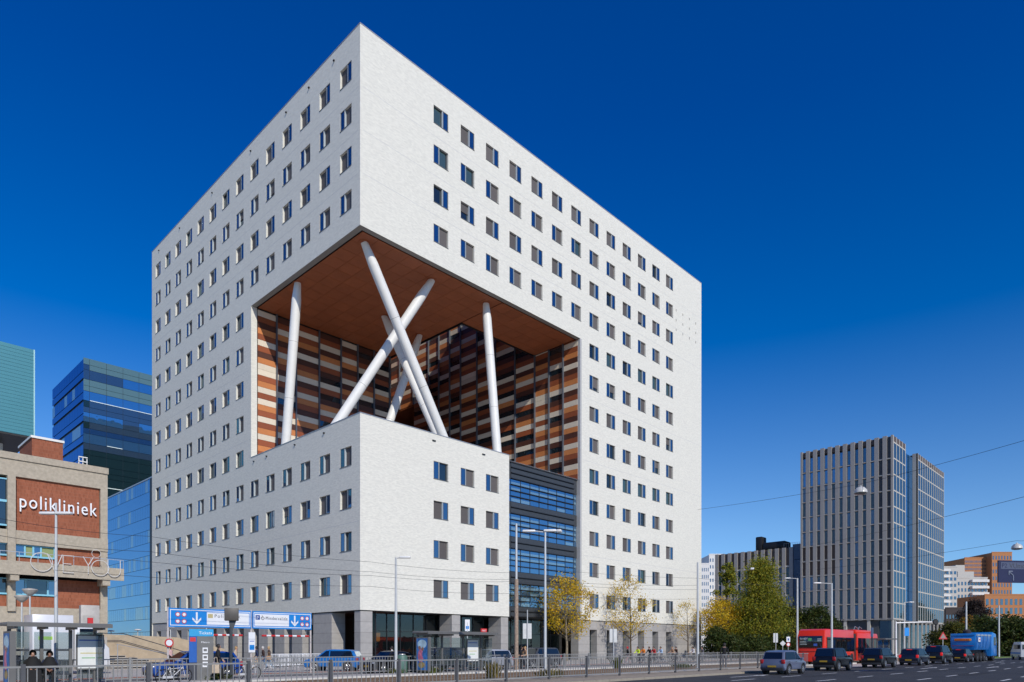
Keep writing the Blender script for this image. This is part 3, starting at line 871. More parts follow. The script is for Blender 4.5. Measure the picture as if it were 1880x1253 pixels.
MB().box(xs(-58), xs(15), .0, .18, zc(945), zc(941)).build('transom', blue_fr, cl)
box('brick_panel', red_brick, cl, w1 + .08, xs(183), .12, 1.2, zc(1062), zc(1014))
box('brick_panel', red_brick, cl, KL, w1 + .0, .14, 1.2, zc(1062), zc(1036))
box('brick_panel', red_brick, cl, w1 + .08, xs(183), .12, 1.2, zc(1120), zc(1070))
box('brick_panel', red_brick, cl, KL, w1 + .0, .14, 1.2, zc(1120), zc(1101))
box('concrete_band', concrete, cl, KL, 0, -.06, 1.2, zc(1190) - .6, zc(1120))
gw = box('window', dark_metal, cl, xs(30), xs(94), -.16, -.06, zc(1188), zc(1148))
for k in range(3): box('pane', g_dark, gw, xs(30) + .08 + k * (xs(94) - xs(30)) / 3, xs(30) - .04 + (k + 1) * (xs(94) - xs(30)) / 3, -.18, -.162, zc(1186), zc(1150))
# gallery slab with railing
box('balcony_slab', concrete, cl, KL, .9, -1.5, .1, zc(1064), zc(1050))
box('balcony_fascia', concrete, cl, KL, .9, -1.62, -1.5, zc(1068), zc(1046))
for x in (20, 186): box('bracket', concrete, cl, xs(x) - .3, xs(x) + .3, -1.5, .1, zc(1078), zc(1066))
box('rail', alu, cl, KL, .9, -1.5, -1.46, zc(1031), zc(1031) + .05)
for k in range(12): box('rail_post', alu, cl, .86 - k * 1.3, .9 - k * 1.3, -1.5, -1.46, zc(1050), zc(1031))
box('brick_penthouse', red_brick, cl, xs(70), xs(128), 2.2, 7, 17, zc(828) + .5)
box('coping', white_paint, cl, xs(70) - .1, xs(128) + .1, 2.1, 7.1, zc(828) + .5, zc(828) + .7)
MB().lathe([(.5, 0), (.62, .1), (.3, .35)], (xs(88), 4, zc(828) + .7)).build('roof_vent', dark_metal, cl)
rk = MB()
for k in range(3): rk.box(xs(150) + k * .32, xs(150) + k * .32 + .07, 1, 1.07, zc(872) + .5, zc(872) + 1.5)
for k in range(3): rk.box(xs(150), xs(150) + .71, .93, .99, zc(872) + .6 + k * .4, zc(872) + .68 + k * .4)
rk.build('roof_rack', white_paint, cl)
text('lettering', 'polikliniek', mat('white_letter', (.85, .85, .85), .4, var=0), cl, (xs(34), -.04, zc(951)), (R(90), 0, 0), 1.62, .07, width=xs(176) - xs(34), space=1.15)
# unlit neon outline word fixed to the gallery
neon = mat('neon_tube', (.62, .6, .56), .4, var=0)
nz = zc(1062)
nb_ = MB()
x_ = xs(48); nb_.ring((x_ + .75, -1.75, nz + .85), .78, .035, 'y', 24)
x_ = xs(77); nb_.path([(x_, -1.75, nz + 1.6), (x_ + .55, -1.75, nz + .1), (x_ + 1.1, -1.75, nz + 1.6)], .035)
x_ = xs(106); nb_.path([(x_ + .8, -1.75, nz + 1.55), (x_, -1.75, nz + 1.55), (x_, -1.75, nz + .1), (x_ + .8, -1.75, nz + .1)], .035).path([(x_, -1.75, nz + .85), (x_ + .6, -1.75, nz + .85)], .035)
x_ = xs(142); nb_.path([(x_, -1.75, nz + 1.6), (x_ + .4, -1.75, nz + .85), (x_ + .8, -1.75, nz + 1.6)], .035).path([(x_ + .4, -1.75, nz + .85), (x_ + .4, -1.75, nz + .1)], .035)
x_ = xs(158); nb_.ring((x_ + .65, -1.75, nz + .7), .68, .035, 'y', 24)
x_ = xs(187); nb_.path([(x_, -1.75, nz + 1.5), (x_, -1.75, nz + .5)], .035).ring((x_ + .5, -1.75, nz + .5), .5, .035, 'y', 12, a0=math.pi, a1=2 * math.pi).path([(x_ + 1, -1.75, nz + .5), (x_ + 1, -1.75, nz + 1.5)], .035)
nb_.ring((xs(166), -1.75, nz + 1.95), .35, .02, 'y', 16)
nb_.build('neon_lettering', neon, cl)
# stairs, ramp wall and back wall beside the clinic
su, sv = at(206, 52)
st = thing('entrance_stairs', 'beige concrete stairs and sloping ramp wall with handrail beside the clinic', 'stairs', (su, sv, 0))
stone_s = mat('stair_stone', (.42, .38, .32), .9, var=.1)
for k in range(6): box('step', stone_s, st, 0, 5.2 - k * .75, k * .34, 2.6, k * .17, (k + 1) * .17)
for k in range(6): box('riser_shadow', black_m, st, .05, 5.15 - k * .75, k * .34 - .012, k * .34 - .002, (k + 1) * .17 - .12, (k + 1) * .17 - .03)  # black strips on the risers stand for the shadow under each tread
MB().prism([(-.05, 0), (7.4, 0), (7.4, .75), (1.6, 2.45), (-.05, 2.45)], 2.62, 2.9).build('ramp_wall', beige_conc, st)
MB().path([(0, 2.5, 2.75), (1.5, 2.5, 2.75), (7.1, 2.5, 1.0)], .035).path([(0, 2.45, 2.2), (1.3, 2.45, 2.2), (6.6, 2.45, .62)], .03).build('handrail', dark_metal, st)
MB().path([(.3, .1, 1.9), (5.0, .1, .95), (5.3, .1, .95)], .025).tube((5.0, .1, .95), (5.0, .1, 0), .03).tube((.4, .1, 1.9), (.4, .1, .2), .03).build('handrail', alu, st)
box('landing_wall', stone_s, st, -1.8, -.06, 1.0, 2.9, 0, 2.45)
wu2, wv2 = at(240, 63)
bw_ = thing('retaining_wall', 'long beige concrete retaining wall of the parking ramp left of the white block', 'wall', (wu2, wv2, 0))
MB().prism([(-4, 0), (8.6, 0), (8.6, 1.5), (4, 2.6), (-4, 2.9)], 0, .35).build('wall', beige_conc, bw_)
MB().box(3.7, 4.0, -.1, -.003, 0, 2.55).box(6.4, 6.7, -.1, -.003, 0, 1.95).build('pilaster', beige_conc, bw_)
# ================================================================ ground, street, fences, street furniture
def strip(name, m, v0, v1, z, u0=-140, u1=700):
    structure(name, MB().quad((u0, v0, z), (u1, v0, z), (u1, v1, z), (u0, v1, z)), m)
paving = mat('paving', (.47, .435, .385), .9, var=.14, scale=1.6, bump=.2)
asphalt = mat('asphalt', (.034, .034, .037), .85, var=.3, scale=.35, bump=.25, bscale=60)
asphalt2 = mat('worn_asphalt', (.16, .155, .15), .9, var=.15, scale=.7, bump=.2, bscale=60)
redpath = mat('red_asphalt', (.36, .135, .075), .9, var=.14, scale=1.2)
ballast = mat('track_bed', (.23, .15, .085), .95, var=.4, scale=2.5, bump=.7, bscale=14)
kerb_m = mat('kerb_stone', (.30, .265, .21), .85, var=.1, scale=2)
structure('ground', MB().quad((-2500, -2500, 0), (4000, -2500, 0), (4000, 4000, 0), (-2500, 4000, 0)), paving)
strip('bicycle_path', redpath, -18.0, -15.2, .008)
strip('service_road', asphalt2, -22.2, -18.1, .004)
strip('track_bed', ballast, -33.6, -25.2, .006)
strip('main_road', asphalt, -54.0, -37.5, .008)
mark_m = mat('road_marking', (.62, .62, .60), .8, var=.15, scale=5)
structure('verge_paving', MB().box(-140, 21.5, -37.3, -33.8, 0, .12), mat('beige_paving', (.33, .27, .20), .9, var=.2, scale=3))
structure('pavement', MB().box(-140, 700, -75, -54.2, 0, .12), paving)
# kerb stones, each its own piece near the viewer
def kerbs(name, v, w, h, u0, u1, st, m):
    k = link(name, None); k['kind'] = 'structure'
    me = MB().box(0, st - .015, 0, w, 0, h).mesh('kerb_stone', m)
    n = int((u1 - u0) / st)
    for i in range(n): link('kerb_stone', me, k, (u0 + i * st, v, 0))
kerbs('kerb', -37.48, .18, .13, -34, 21.5, 1.0, kerb_m)
kerbs('kerb', -33.78, .35, .13, -36, 36, 1.5, mat('white_kerb', (.58, .56, .51), .85, var=.1, scale=2))
kerbs('kerb', -25.25, .3, .10, -42, 46, 1.5, MATS['white_kerb'])
structure('tram_platform', MB().box(-90, 46, -24.95, -22.3, 0, .08), paving)
rail_m = mat('rail_steel', (.30, .20, .13), .4, metal=.7, var=.2)
for n, v in enumerate((-32.0, -30.55, -28.3, -26.85)):
    tag(MB().box(-140, 300, v - .035, v + .035, .0, .06).build('tram_rail', rail_m), ('tram rail nearest the near fence', 'inner tram rail of the nearer track', 'inner tram rail of the farther track', 'tram rail next to the platform kerb')[n], 'rail', 'tram rails')
# lane dashes and arrows on the main road
mk = link('lane_markings', None); mk['kind'] = 'structure'
dash = MB().quad((0, -.075, 0), (2.6, -.075, 0), (2.6, .075, 0), (0, .075, 0)).mesh('dash', mark_m)
for v, st, off in ((-41.2, 6, 0), (-44.4, 6, 2.4), (-47.6, 6, 1.2), (-50.8, 6, 3)):
    for k in range(-4, 26): link('dash', dash, mk, (k * st + off, v, .013))
arw = MB().quad((0, -.09, 0), (3.4, -.09, 0), (3.4, .09, 0), (0, .09, 0)).add([(3.4, -.32, 0), (5.0, 0, 0), (3.4, .32, 0)], [(0, 1, 2)]).mesh('arrow', mark_m)
for u, v in ((-2.5, -39.4), (22, -42.8), (28, -46), (52, -42.8), (56, -46)): link('arrow', arw, mk, (u, v, .014))
grass_m = mat('lawn', (.10, .16, .03), .95, var=.35, scale=6, bump=.6)
structure('grass_verge', MB().box(72, 240, -37.2, -33.5, 0, .12), grass_m)

# ---- fences
steel = mat('galvanised_steel', (.30, .295, .28), .5, metal=.35, var=.1, scale=6)
steel_d = mat('painted_steel_dark', (.10, .10, .105), .5, metal=.3, var=.1)
def fence(name, label, p0, p1, z0, h, pitch, post_every, bar_r, m, pm):
    p0 = Vector((*p0, z0)); p1 = Vector((*p1, z0)); d = p1 - p0; L = d.length
    t = thing(name, label, 'fence', p0, math.atan2(d.y, d.x))
    MB().box(0, L, -.022, .022, h - .048, h).build('top_rail', m, t)
    MB().box(0, L, -.02, .02, .12, .17).build('bottom_rail', m, t)
    n = int(L / post_every)
    me = MB().box(-.05, .05, -.05, .05, 0, h + .05).mesh('post', pm)
    for k in range(n + 1): link('post', me, t, (k * post_every, 0, 0))
    mb = MB().box(-bar_r, bar_r, -bar_r, bar_r, .17, h - .06).mesh('bar', m)
    bars = [k * pitch + pitch / 2 for k in range(int(L / pitch))]
    bars = [x for x in bars if min(abs(x - k * post_every) for k in (int(x / post_every), int(x / post_every) + 1)) > .07]
    bars.sort(key=lambda x: (p0 + d * (x / L) - Vector(CAM)).length)
    c = Vector(CAM); vis = []; rest_ = []
    for x in bars:
        P = p0 + d * (x / L) - c
        fx_ = P.x * EU[1] + P.y * EU[0]; rx = P.x * EU[0] - P.y * EU[1]
        (vis if fx_ > 3 and abs(rx / fx_) < .76 else rest_).append(x)
    for x in vis[:300]: link('bar', mb, t, (x, 0, 0))
    ot = vis[300:] + rest_
    if ot:
        r_ = MB()
        for x in ot: r_.box(x - bar_r, x + bar_r, -bar_r, bar_r, .17, h - .06)
        r_.build('bar', m, t)['kind'] = 'stuff'
    return t
fence('railing_fence', 'grey steel railing along the near side of the tram tracks', (-40, -36.0), (21.2, -34.6), .12, 1.05, .2, 3.0, .011, steel, steel_d)
fence('railing_fence', 'pale steel railing along the back of the tram platform before the white building', (-46, -22.6), (44, -22.6), .08, 1.05, .2, 3.1, .013, steel, steel)

# ---- tram shelters
sh_m = mat('shelter_metal', (.17, .165, .155), .5, metal=.4, var=.06)
def poster(t, x, y0, y1, z0, z1):
    """backlit poster in its case: a print of loose figures in blue and pink"""
    c = box('poster_case', sh_m, t, x - .1, x + .1, y0, y1, z0, z1)
    w, h = y1 - y0 - .16, z1 - z0 - .16
    P = MB(); f = lambda a, b_: (x - .104, y0 + .08 + a * w, z0 + .08 + b_ * h)
    cols_ = [mat('poster_blue', (.03, .16, .42), .5, var=.5, scale=4), mat('poster_pale', (.45, .62, .68), .5, var=.3, scale=3), mat('poster_pink', (.6, .16, .24), .5, var=.4, scale=6), mat('poster_skin', (.35, .16, .09), .5, var=.3, scale=8), mat('poster_ochre', (.4, .28, .1), .5, var=.4, scale=6)]
    P.quad(f(0, 0), f(1, 0), f(1, 1), f(0, 1), 0)
    def blob(cx, cz, rx, rz, mi, k, n=16):
        vs = [(x - .104 - .001 * k, y0 + .08 + (cx + rx * math.cos(a)) * w, z0 + .08 + (cz + rz * math.sin(a)) * h) for a in [2 * math.pi * i / n for i in range(n)]]
        P.add(vs, [tuple(range(n))], mi)
    blob(.5, .82, .42, .14, 1, 1); blob(.62, .44, .26, .22, 2, 2); blob(.45, .66, .12, .06, 3, 3); blob(.72, .7, .12, .06, 3, 3); blob(.3, .5, .18, .14, 0, 4); blob(.55, .16, .3, .1, 4, 2)
    P.build('poster', cols_, c)
def shelter(label, u, v, z, L, face):
    t = thing('tram_shelter', label, 'shelter', (u, v, z), 0)
    MB().bbox(-.3, L + .3, -1.15, .35, 2.42, 2.56, .05).build('roof', mat('shelter_roof', (.20, .195, .18), .5, metal=.2), t)
    box('fascia', sh_m, t, -.3, L + .3, -1.2, -1.16, 2.38, 2.54)
    for k in range(4): box('roof_beam', sh_m, t, k * L / 3 - .05, k * L / 3 + .05, -1.1, .3, 2.3, 2.42)
    for x in (0, L * .36, L * .7, L): box('post', sh_m, t, x - .06, x + .06, .1, .22, 0, 2.3)
    n = 4
    for k in range(n): 
        p_ = box('glass_panel', g_clear, t, k * L / n + .08, (k + 1) * L / n - .08, .15, .165, .25, 2.2)
        box('stripe', dark_metal, p_, k * L / n + .08, (k + 1) * L / n - .08, .135, .148, 1.42, 1.5)
    box('glass_panel', g_clear, t, L - .008, L + .008, -.9, .08, .25, 2.2)
    poster(t, -.1, -1.1, .1, .12, 2.2)
    x0 = L * .72 + .12
    mp_ = box('map_board', sh_m, t, x0, x0 + 1.05, .03, .1, .62, 2.12)
    box('map', mat('map_paper', (.72, .74, .72), .5, var=.04), mp_, x0 + .05, x0 + 1.0, .015, .028, .68, 2.06)
    for k, (a, b_, c_) in enumerate(((.1, .9, 1.85), (.2, .7, 1.1), (.15, .85, 1.3))):
        box('map_line', mat('map_ink%d' % k, ((.05, .15, .5), (.3, .5, .3), (.6, .55, .3))[k], .6), mp_, x0 + a, x0 + b_, .009, .014, c_, c_ + .05)
    b = MB().box(.6, L * .68, -.38, .05, .44, .5); b.build('bench_seat', dark_metal, t)
    for k in range(3): box('bench_leg', dark_metal, t, .9 + k * 1.1, .98 + k * 1.1, -.2, -.12, 0, .44)
    box('stop_flag', mat('red_sign', (.6, .03, .03), .5), t, L * .82, L * .82 + (.5 if face else .2), -.9, -.82, 2.57, 2.8)
    if face: text('lettering', 'HALT', mat('white_letter', (.85, .85, .85), .4, var=0), t, (L * .82 + .06, -.905, 2.62), (R(90), 0, 0), .15, .002, width=.36)
    return t
uA = on_v(28, -24.0)
shelter('grey glass tram shelter with seated women, poster and map board at left', uA - .1, -23.6, .08, on_v(180, -23.5) - uA, 0)
uB = on_v(772, -23.6)
shelter('grey glass tram shelter with poster in front of the corner pier', uB, -23.5, .08, on_v(884, -23.4) - uB, 1)

# ---- posts, lamps, signs
pole_m = mat('pole_paint', (.55, .56, .55), .45, metal=.2, var=.06)
lampw = mat('lamp_white', (.75, .75, .73), .4, var=.02)
rust_m = mat('rusty_paint', (.32, .24, .18), .8, var=.35, scale=8)
def pole(name, label, x, depth, ytop, r0=.09, r1=.05, arms=(), base=0.0, m=pole_m, rust=0, cat='lamp post', group=None):
    u, v = at(x, depth)
    t = thing(name, label, cat, (u, v, base), 0, group)
    h = zpx(ytop, depth) - base
    MB().tube((0, 0, 0), (0, 0, h), r0, r1, 10).build('pole', m, t)
    if rust: MB().tube((0, 0, 0), (0, 0, rust), r0 * 1.45, r0 * 1.4, 12).build('pole_base', rust_m, t)
    R_ = Vector((EU[0], -EU[1], 0))
    for (dx, z_, kind) in arms:               # dx metres to the right as seen from the street
        p = R_ * dx
        MB().tube((0, 0, h + z_), (p.x, p.y, h + z_ + .08), .035, .03, 6).build('arm', m, t)
        lm = MB().bbox(-.34, .34, -.12, .12, -.06, .06, .05)
        o = lm.build('lamp_head', lampw, t, (p.x, p.y, h + z_ + .06), (0, 0, -math.atan2(EU[1], EU[0])))
    MB().tube((0, 0, 0), (0, 0, .04), r0 * 2, r0 * 1.9, 10).build('foot', m, t)
    return t
pole('street_lamp', 'tall white street lamp post in front of the low corner block', 727, 42, 1024, .1, .06, ((.55, -.05, 0),), .08)
pole('street_lamp', 'white street lamp post with black collar before the glass infill', 1001, 36, 974, .085, .05, ((-.85, -.1, 0), (.25, -.08, 0)), .12)
pole('catenary_pole', 'thick tram wire pole with rusty lower half beside the glass infill', 948, 47, 962, .10, .07, (), .08, rust=6.2, cat='pole')
pole('catenary_pole', 'tall white tram wire pole at the right end of the white block', 1281, 55, 1033, .11, .07, (), 0, cat='pole')
pole('street_lamp', 'white street lamp post standing before the clinic lettering', 103, 30, 924, .09, .045, ((-.35, -.5, 0), (.35, -.5, 0)), 0)
pole('street_lamp', 'street lamp post with left arm rising behind the red bus rear', 1464, 85, 1062, .14, .09, ((-1.2, -.05, 0),), 0)
pole('street_lamp', 'street lamp post with left arm in front of the red bus', 1527, 62, 1071, .11, .07, ((-1.3, -.05, 0),), 0)
pole('street_lamp', 'slim street lamp post left of the far blue truck', 1660, 95, 1106, .1, .06, ((1.0, -.05, 0),), 0)
pole('catenary_pole', 'white pole behind the blue truck bed', 1774, 110, 1105, .16, .12, (), 0, cat='pole')
pole('catenary_pole', 'white pole right of the blue truck cab', 1834, 110, 1112, .14, .1, (), 0, cat='pole')
for n, (x, d, y) in enumerate(((55, 46, 1086), (40, 48, 1098))):
    u, v = at(x, d)
    t = thing('bowl_lamp', ('taller bowl shaped garden lamp before the clinic', 'smaller bowl shaped garden lamp before the clinic')[n], 'lamp post', (u, v, 0), 0, 'bowl lamps before the clinic')
    h = zpx(y, d)
    MB().tube((0, 0, 0), (0, 0, h - .3), .05, .05, 8).build('pole', pole_m, t)
    MB().lathe([(.06, h - .32), (.3, h - .14), (.45, h + .08), (.44, h + .14), (.1, h + .2)]).build('lamp_bowl', mat('lamp_bowl', (.45, .42, .37), .5), t)
for n, (x, d, y) in enumerate(((253, 70, 1158), (204, 70, 1160), (313, 60, 1153), (379, 55, 1150))):
    u, v = at(x, d)
    t = thing('hat_lamp', ('flat white hat lamp above the ramp wall beside the blue glass wing', 'flat white hat lamp at the clinic corner above the stairs', 'flat white hat lamp just right of the sign post', 'flat white hat lamp above the ticket pillar')[n], 'lamp post', (u, v, 0), 0, 'hat lamps on the ramp')
    h = zpx(y, d)
    MB().tube((0, 0, 0), (0, 0, h), .04, .04, 8).build('pole', pole_m, t)
    MB().lathe([(.28, h), (.36, h + .05), (.2, h + .14), (.05, h + .16)]).build('lamp_hat', lampw, t)

# parking gantry sign
sign_blue = mat('sign_blue', (.01, .22, .62), .4, var=.04)
sign_white = mat('sign_white', (.78, .79, .80), .4, var=.03)
sign_red = mat('sign_red', (.55, .03, .03), .4, var=0)
ink = mat('sign_ink', (.04, .045, .06), .5, var=0)
su0, su1 = on_v(310, -17.2) , on_v(572, -17.2)
gs = thing('parking_sign', 'long blue and white parking gantry sign with Polikliniek and Mindervalide panels', 'sign', (su0, -17.2, 0))
SL = su1 - su0; z0, z1 = 2.78, 3.83
for k in (0, .545, 1): MB().tube((SL * k, .12, 0), (SL * k, .12, z1 + .05), .055, .055, 10).build('post', mat('striped_post', (.55, .5, .47), .5), gs)
def ring_sign(b, x, z, r=.13, y=-.012):
    n = 18
    for mi, rr, yy in ((2, r, y), (1, r * .7, y - .004)):
        b.add([(x + rr * math.cos(2 * math.pi * i / n), yy, z + rr * math.sin(2 * math.pi * i / n)) for i in range(n)], [tuple(range(n))], mi)
for a, e, lab, left in ((0, .54, 'Polikliniek', True), (.55, 1, 'Mindervalide', False)):
    x0, x1 = SL * a, SL * e
    pn = MB().box(x0, x1, 0, .1, z0, z1)
    bw = .05
    for (l, r_, lo, hi) in ((x0 + .06, x1 - .06, z1 - .12, z1 - .08), (x0 + .06, x1 - .06, z0 + .08, z0 + .12), (x0 + .06, x0 + .1, z0 + .12, z1 - .12), (x1 - .1, x1 - .06, z0 + .12, z1 - .12)):
        pn.quad((l, -.004, lo), (r_, -.004, lo), (r_, -.004, hi), (l, -.004, hi), 1)
    W = x1 - x0
    wx0, wx1 = (x0 + W * .44, x1 - .14) if left else (x0 + .13, x0 + W * .6)
    pn.quad((wx0, -.006, z0 + .17), (wx1, -.006, z0 + .17), (wx1, -.006, z1 - .17), (wx0, -.006, z1 - .17), 1)
    rx = x0 + W * .1 if left else x1 - W * .17
    for i in range(2):
        for k in range(2): ring_sign(pn, rx + i * .34, z0 + .32 + k * .38)
    ax = x0 + W * .32 if left else x0 + W * .7
    pn.quad((ax - .05, -.008, z0 + .3), (ax + .05, -.008, z0 + .3), (ax + .05, -.008, z1 - .2), (ax - .05, -.008, z1 - .2), 1)
    for s in (-1, 1): pn.add([(ax, -.009, z0 + .18), (ax + s * .24, -.009, z0 + .42), (ax + s * .24, -.009, z0 + .56), (ax, -.009, z0 + .32)], [(0, 1, 2, 3)], 1)
    po = pn.build('sign_panel', [sign_blue, sign_white, sign_red], gs)
    if left: 
        text('lettering', lab, ink, po, (wx0 + .42, -.012, z1 - .47), (R(90), 0, 0), .27, .001, width=1.5, space=1.2)
        box('pictogram', mat('sign_grey', (.5, .42, .2), .5, var=0), po, wx0 + .06, wx0 + .34, -.012, -.007, z1 - .5, z1 - .27)
    else:
        text('lettering', lab, ink, po, (wx0 + .68, -.012, z1 - .49), (R(90), 0, 0), .27, .001, width=wx1 - wx0 - .8, space=1.2)
        box('pictogram', mat('sign_navy', (.03, .08, .3), .5, var=0), po, wx0 + .05, wx0 + .32, -.012, -.007, z1 - .52, z1 - .24)
        text('lettering', 'P', sign_white, po, (wx0 + .1, -.016, z1 - .5), (R(90), 0, 0), .28, .001)
        MB().ring((wx0 + .5, -.012, z1 - .42), .09, .014, 'y', 14).tube((wx0 + .46, -.012, z1 - .4), (wx0 + .46, -.012, z1 - .24), .014).build('wheelchair_symbol', ink, po)
for a, e in ((.17, .48), (.62, .98)):
    b = MB(); n = 11
    for k in range(n): b.tube((SL * (a + (e - a) * k / n), .05, 2.36), (SL * (a + (e - a) * (k + 1) / n), .05, 2.36), .06, .06, 8, mi=k % 2)
    b.build('height_bar', [sign_red, sign_white], gs)
    for k in (a + .02, e - .02): MB().tube((SL * k, .05, 2.4), (SL * k, .05, z0), .008, .008, 5).build('chain', alu, gs)
ib = box('notice_board', sign_white, gs, SL * .545 - .2, SL * .545 + .2, -.0, .04, 1.35, 2.55)
box('notice', sign_blue, ib, SL * .545 - .15, SL * .545 + .15, -.006, -.002, 1.5, 1.8); box('notice', MATS['map_ink0'], ib, SL * .545 - .14, SL * .545 + .14, -.006, -.002, 2.0, 2.04)
nb = MB(); ring_sign(nb, 0, 1.9, .24, -.05); nb.build('no_parking_disc', [sign_blue, sign_white, sign_red], gs)
# ticket pillar
u, v = at(373, 33.5)
tk = thing('ticket_pillar', 'dark grey Tickets pillar with blue cap on the tram platform', 'ticket pillar', (u, v, .08), R(-20))
box('pillar', mat('pillar_grey', (.15, .15, .145), .5, metal=.2), tk, -.28, .45, -.2, .2, 0, 2.1)
box('machine_front', mat('machine_blue_shaded', (.01, .1, .4), .4), tk, -.62, -.285, -.19, .19, .85, 2.1); box('machine_base', ink, tk, -.62, -.285, -.19, .19, 0, .845)  # blue of the machine is darkened: the side's shade is in the colour
box('cap', mat('cap_blue', (.02, .32, .62), .4), tk, -.62, .45, -.21, .21, 2.105, 2.45)
text('lettering', 'Tickets', sign_white, tk, (-.2, -.215, 2.2), (R(90), 0, 0), .2, .002, width=.58)
text('lettering', 'Metro', sign_white, tk, (-.1, -.205, 1.78), (R(90), 0, 0), .12, .002, width=.36)
for k in range(3):
    z = 1.3 - k * .34
    b = MB().box(-.03, .2, -.206, -.202, z, z + .26); b.build('pictogram', sign_white, tk)
    box('pictogram_mark', MATS['pillar_grey'], tk, .01, .16, -.212, -.208, z + .08, z + .2)
box('red_label', sign_red, tk, -.58, -.33, -.2, -.192, 1.85, 2.05)
# traffic signal seen from behind
u, v = at(424, 34.5)
ts = thing('traffic_signal', 'dark traffic signal box on a pole covering part of the blue sign', 'traffic light', (u, v, .08), R(-25))
hz = zpx(1140, 34.5) - .08
MB().tube((0, 0, 0), (0, 0, hz - .3), .075, .075, 10).build('pole', dark_metal, ts)
MB().bbox(-.3, .36, -.25, .25, hz, hz + .62, .03).build('signal_box', mat('signal_grey', (.075, .068, .06), .5), ts)
MB().prism([(-.1, hz), (.25, hz), (.1, hz - .45), (0, hz - .75)], -.06, .06).build('bracket', dark_metal, ts)
# hanging road lamps and overhead wires
wire_m = mat('wire', (.02, .02, .022), .5, var=0)
def P3(x, y, d):
    u, v = at(x, d); return Vector((u, v, zpx(y, d)))
def wire(label, pts, r=.009, sag=.15, group='overhead wires'):
    b = MB()
    for a, c in zip(pts[:-1], pts[1:]):
        n = 10; q = [a.lerp(c, i / n) - Vector((0, 0, sag * 4 * (i / n) * (1 - i / n))) for i in range(n + 1)]
        b.path(q, r, 5)
    tag(b.build('overhead_wire', wire_m), label, 'wire', group)
wire('upper tram wire running from the clinic lettering to the infill pole', [P3(-60, 941, 24), P3(273, 985, 33), P3(680, 1032, 41), P3(948, 1052, 47)])
wire('second tram wire crossing below the clinic brick panel', [P3(-60, 973, 24), P3(273, 1013, 33), P3(680, 1050, 42), P3(948, 1064, 48), P3(1281, 1075, 57)])
wire('third tram wire passing the lower window rows of the shaded side', [P3(195, 1024, 31), P3(680, 1057, 41), P3(948, 1068, 47), P3(1281, 1083, 56)])
wire('lowest tram wire just above the blue parking sign', [P3(100, 1047, 29), P3(680, 1077, 42), P3(948, 1090, 48), P3(1281, 1100, 56)])
wire('thin span wire from infill pole to the end pole of the white block', [P3(948, 1040, 47), P3(1281, 1062, 55), P3(1560, 1085, 70)])
wire('lamp span wire rising to the right across the grey tower', [P3(1281, 936, 42), P3(1580, 889, 32), P3(1905, 802, 24)], .008, .05)
wire('span wire crossing the middle of the grey tower to the right edge', [P3(1500, 1000, 42), P3(1905, 906, 24)], .008, .1)
wire('lowest span wire above the far orange tower', [P3(1500, 1046, 50), P3(1867, 993, 40), P3(1905, 985, 38)], .009, .1)
for n, (x, y, d) in enumerate(((1580, 891, 32), (1867, 996, 40))):
    p = P3(x, y, d)
    t = thing('hanging_lamp', ('white dome road lamp hanging on a wire before the grey tower', 'white dome road lamp hanging above the blue road sign')[n], 'lamp', p, 0, 'lamps hung over the road')
    MB().lathe([(.02, -.02), (.05, -.08), (.17, -.12), (.27, -.24), (.29, -.36), (.27, -.38)], n=20).build('dome', mat('lamp_dome', (.55, .54, .5), .35, var=.05), t)
    MB().lathe([(.26, -.40), (.15, -.43)], n=16).build('lens', mat('lamp_lens', (.3, .3, .28), .2), t)
for n, (x, y, d) in enumerate(((1027, 973, 44), (1381, 1043, 60))):
    p = P3(x, y, d)
    t = thing('wire_box', ('small white box lamp hanging in front of the glass infill', 'small white box lamp hanging in front of the tall conical tree')[n], 'lamp', p, .5, 'box lamps hung on wires')
    MB().bbox(-.24, .24, -.14, .14, -.16, .0, .04).build('housing', lampw, t); MB().tube((0, 0, 0), (0, 0, .35), .012, .012, 5).build('hanger', wire_m, t)
# blue road sign at the right edge
u, v = at(1833, 40)
rs = thing('road_sign', 'dark blue overhead road sign with P2 VUmc and a left arrow', 'sign', (u, v, 0), -math.atan2(EU[1], EU[0]) + R(8))
zb, zt = zpx(1070, 40), zpx(1029, 40)
navy = mat('road_sign_blue_backlit', (.0015, .005, .05), .5, var=.03)  # darkened base: the shade of a backlit sign face is in the colour
box('panel', navy, rs, 0, 3.6, 0, .08, zb, zt)
pl = box('name_panel', mat('sign_dim', (.06, .075, .13), .5, var=0), rs, .15, 3.4, -.008, -.002, zt - .5, zt - .1)
text('lettering', 'P2', navy, pl, (.2, -.012, zt - .42), (R(90), 0, 0), .36, .001); text('lettering', 'VUmc', ink, pl, (.7, -.012, zt - .44), (R(90), 0, 0), .4, .001)
MB().path([(.95, -.01, zb + .12), (.95, -.01, zb + .42), (.7, -.01, zb + .62)], .03).path([(.66, -.01, zb + .45), (.66, -.01, zb + .66), (.9, -.01, zb + .66)], .03).build('arrow', mat('sign_pale', (.2, .23, .3), .5, var=0), rs)
MB().tube((5.2, .2, 0), (5.2, .2, zt + .3), .14, .12, 10).build('post', pole_m, rs); MB().tube((1, .15, zt - .3), (5.2, .15, zt - .3), .07, .07, 8).tube((1, .15, zb + .3), (5.2, .15, zb + .3), .07, .07, 8).build('arm', pole_m, rs)
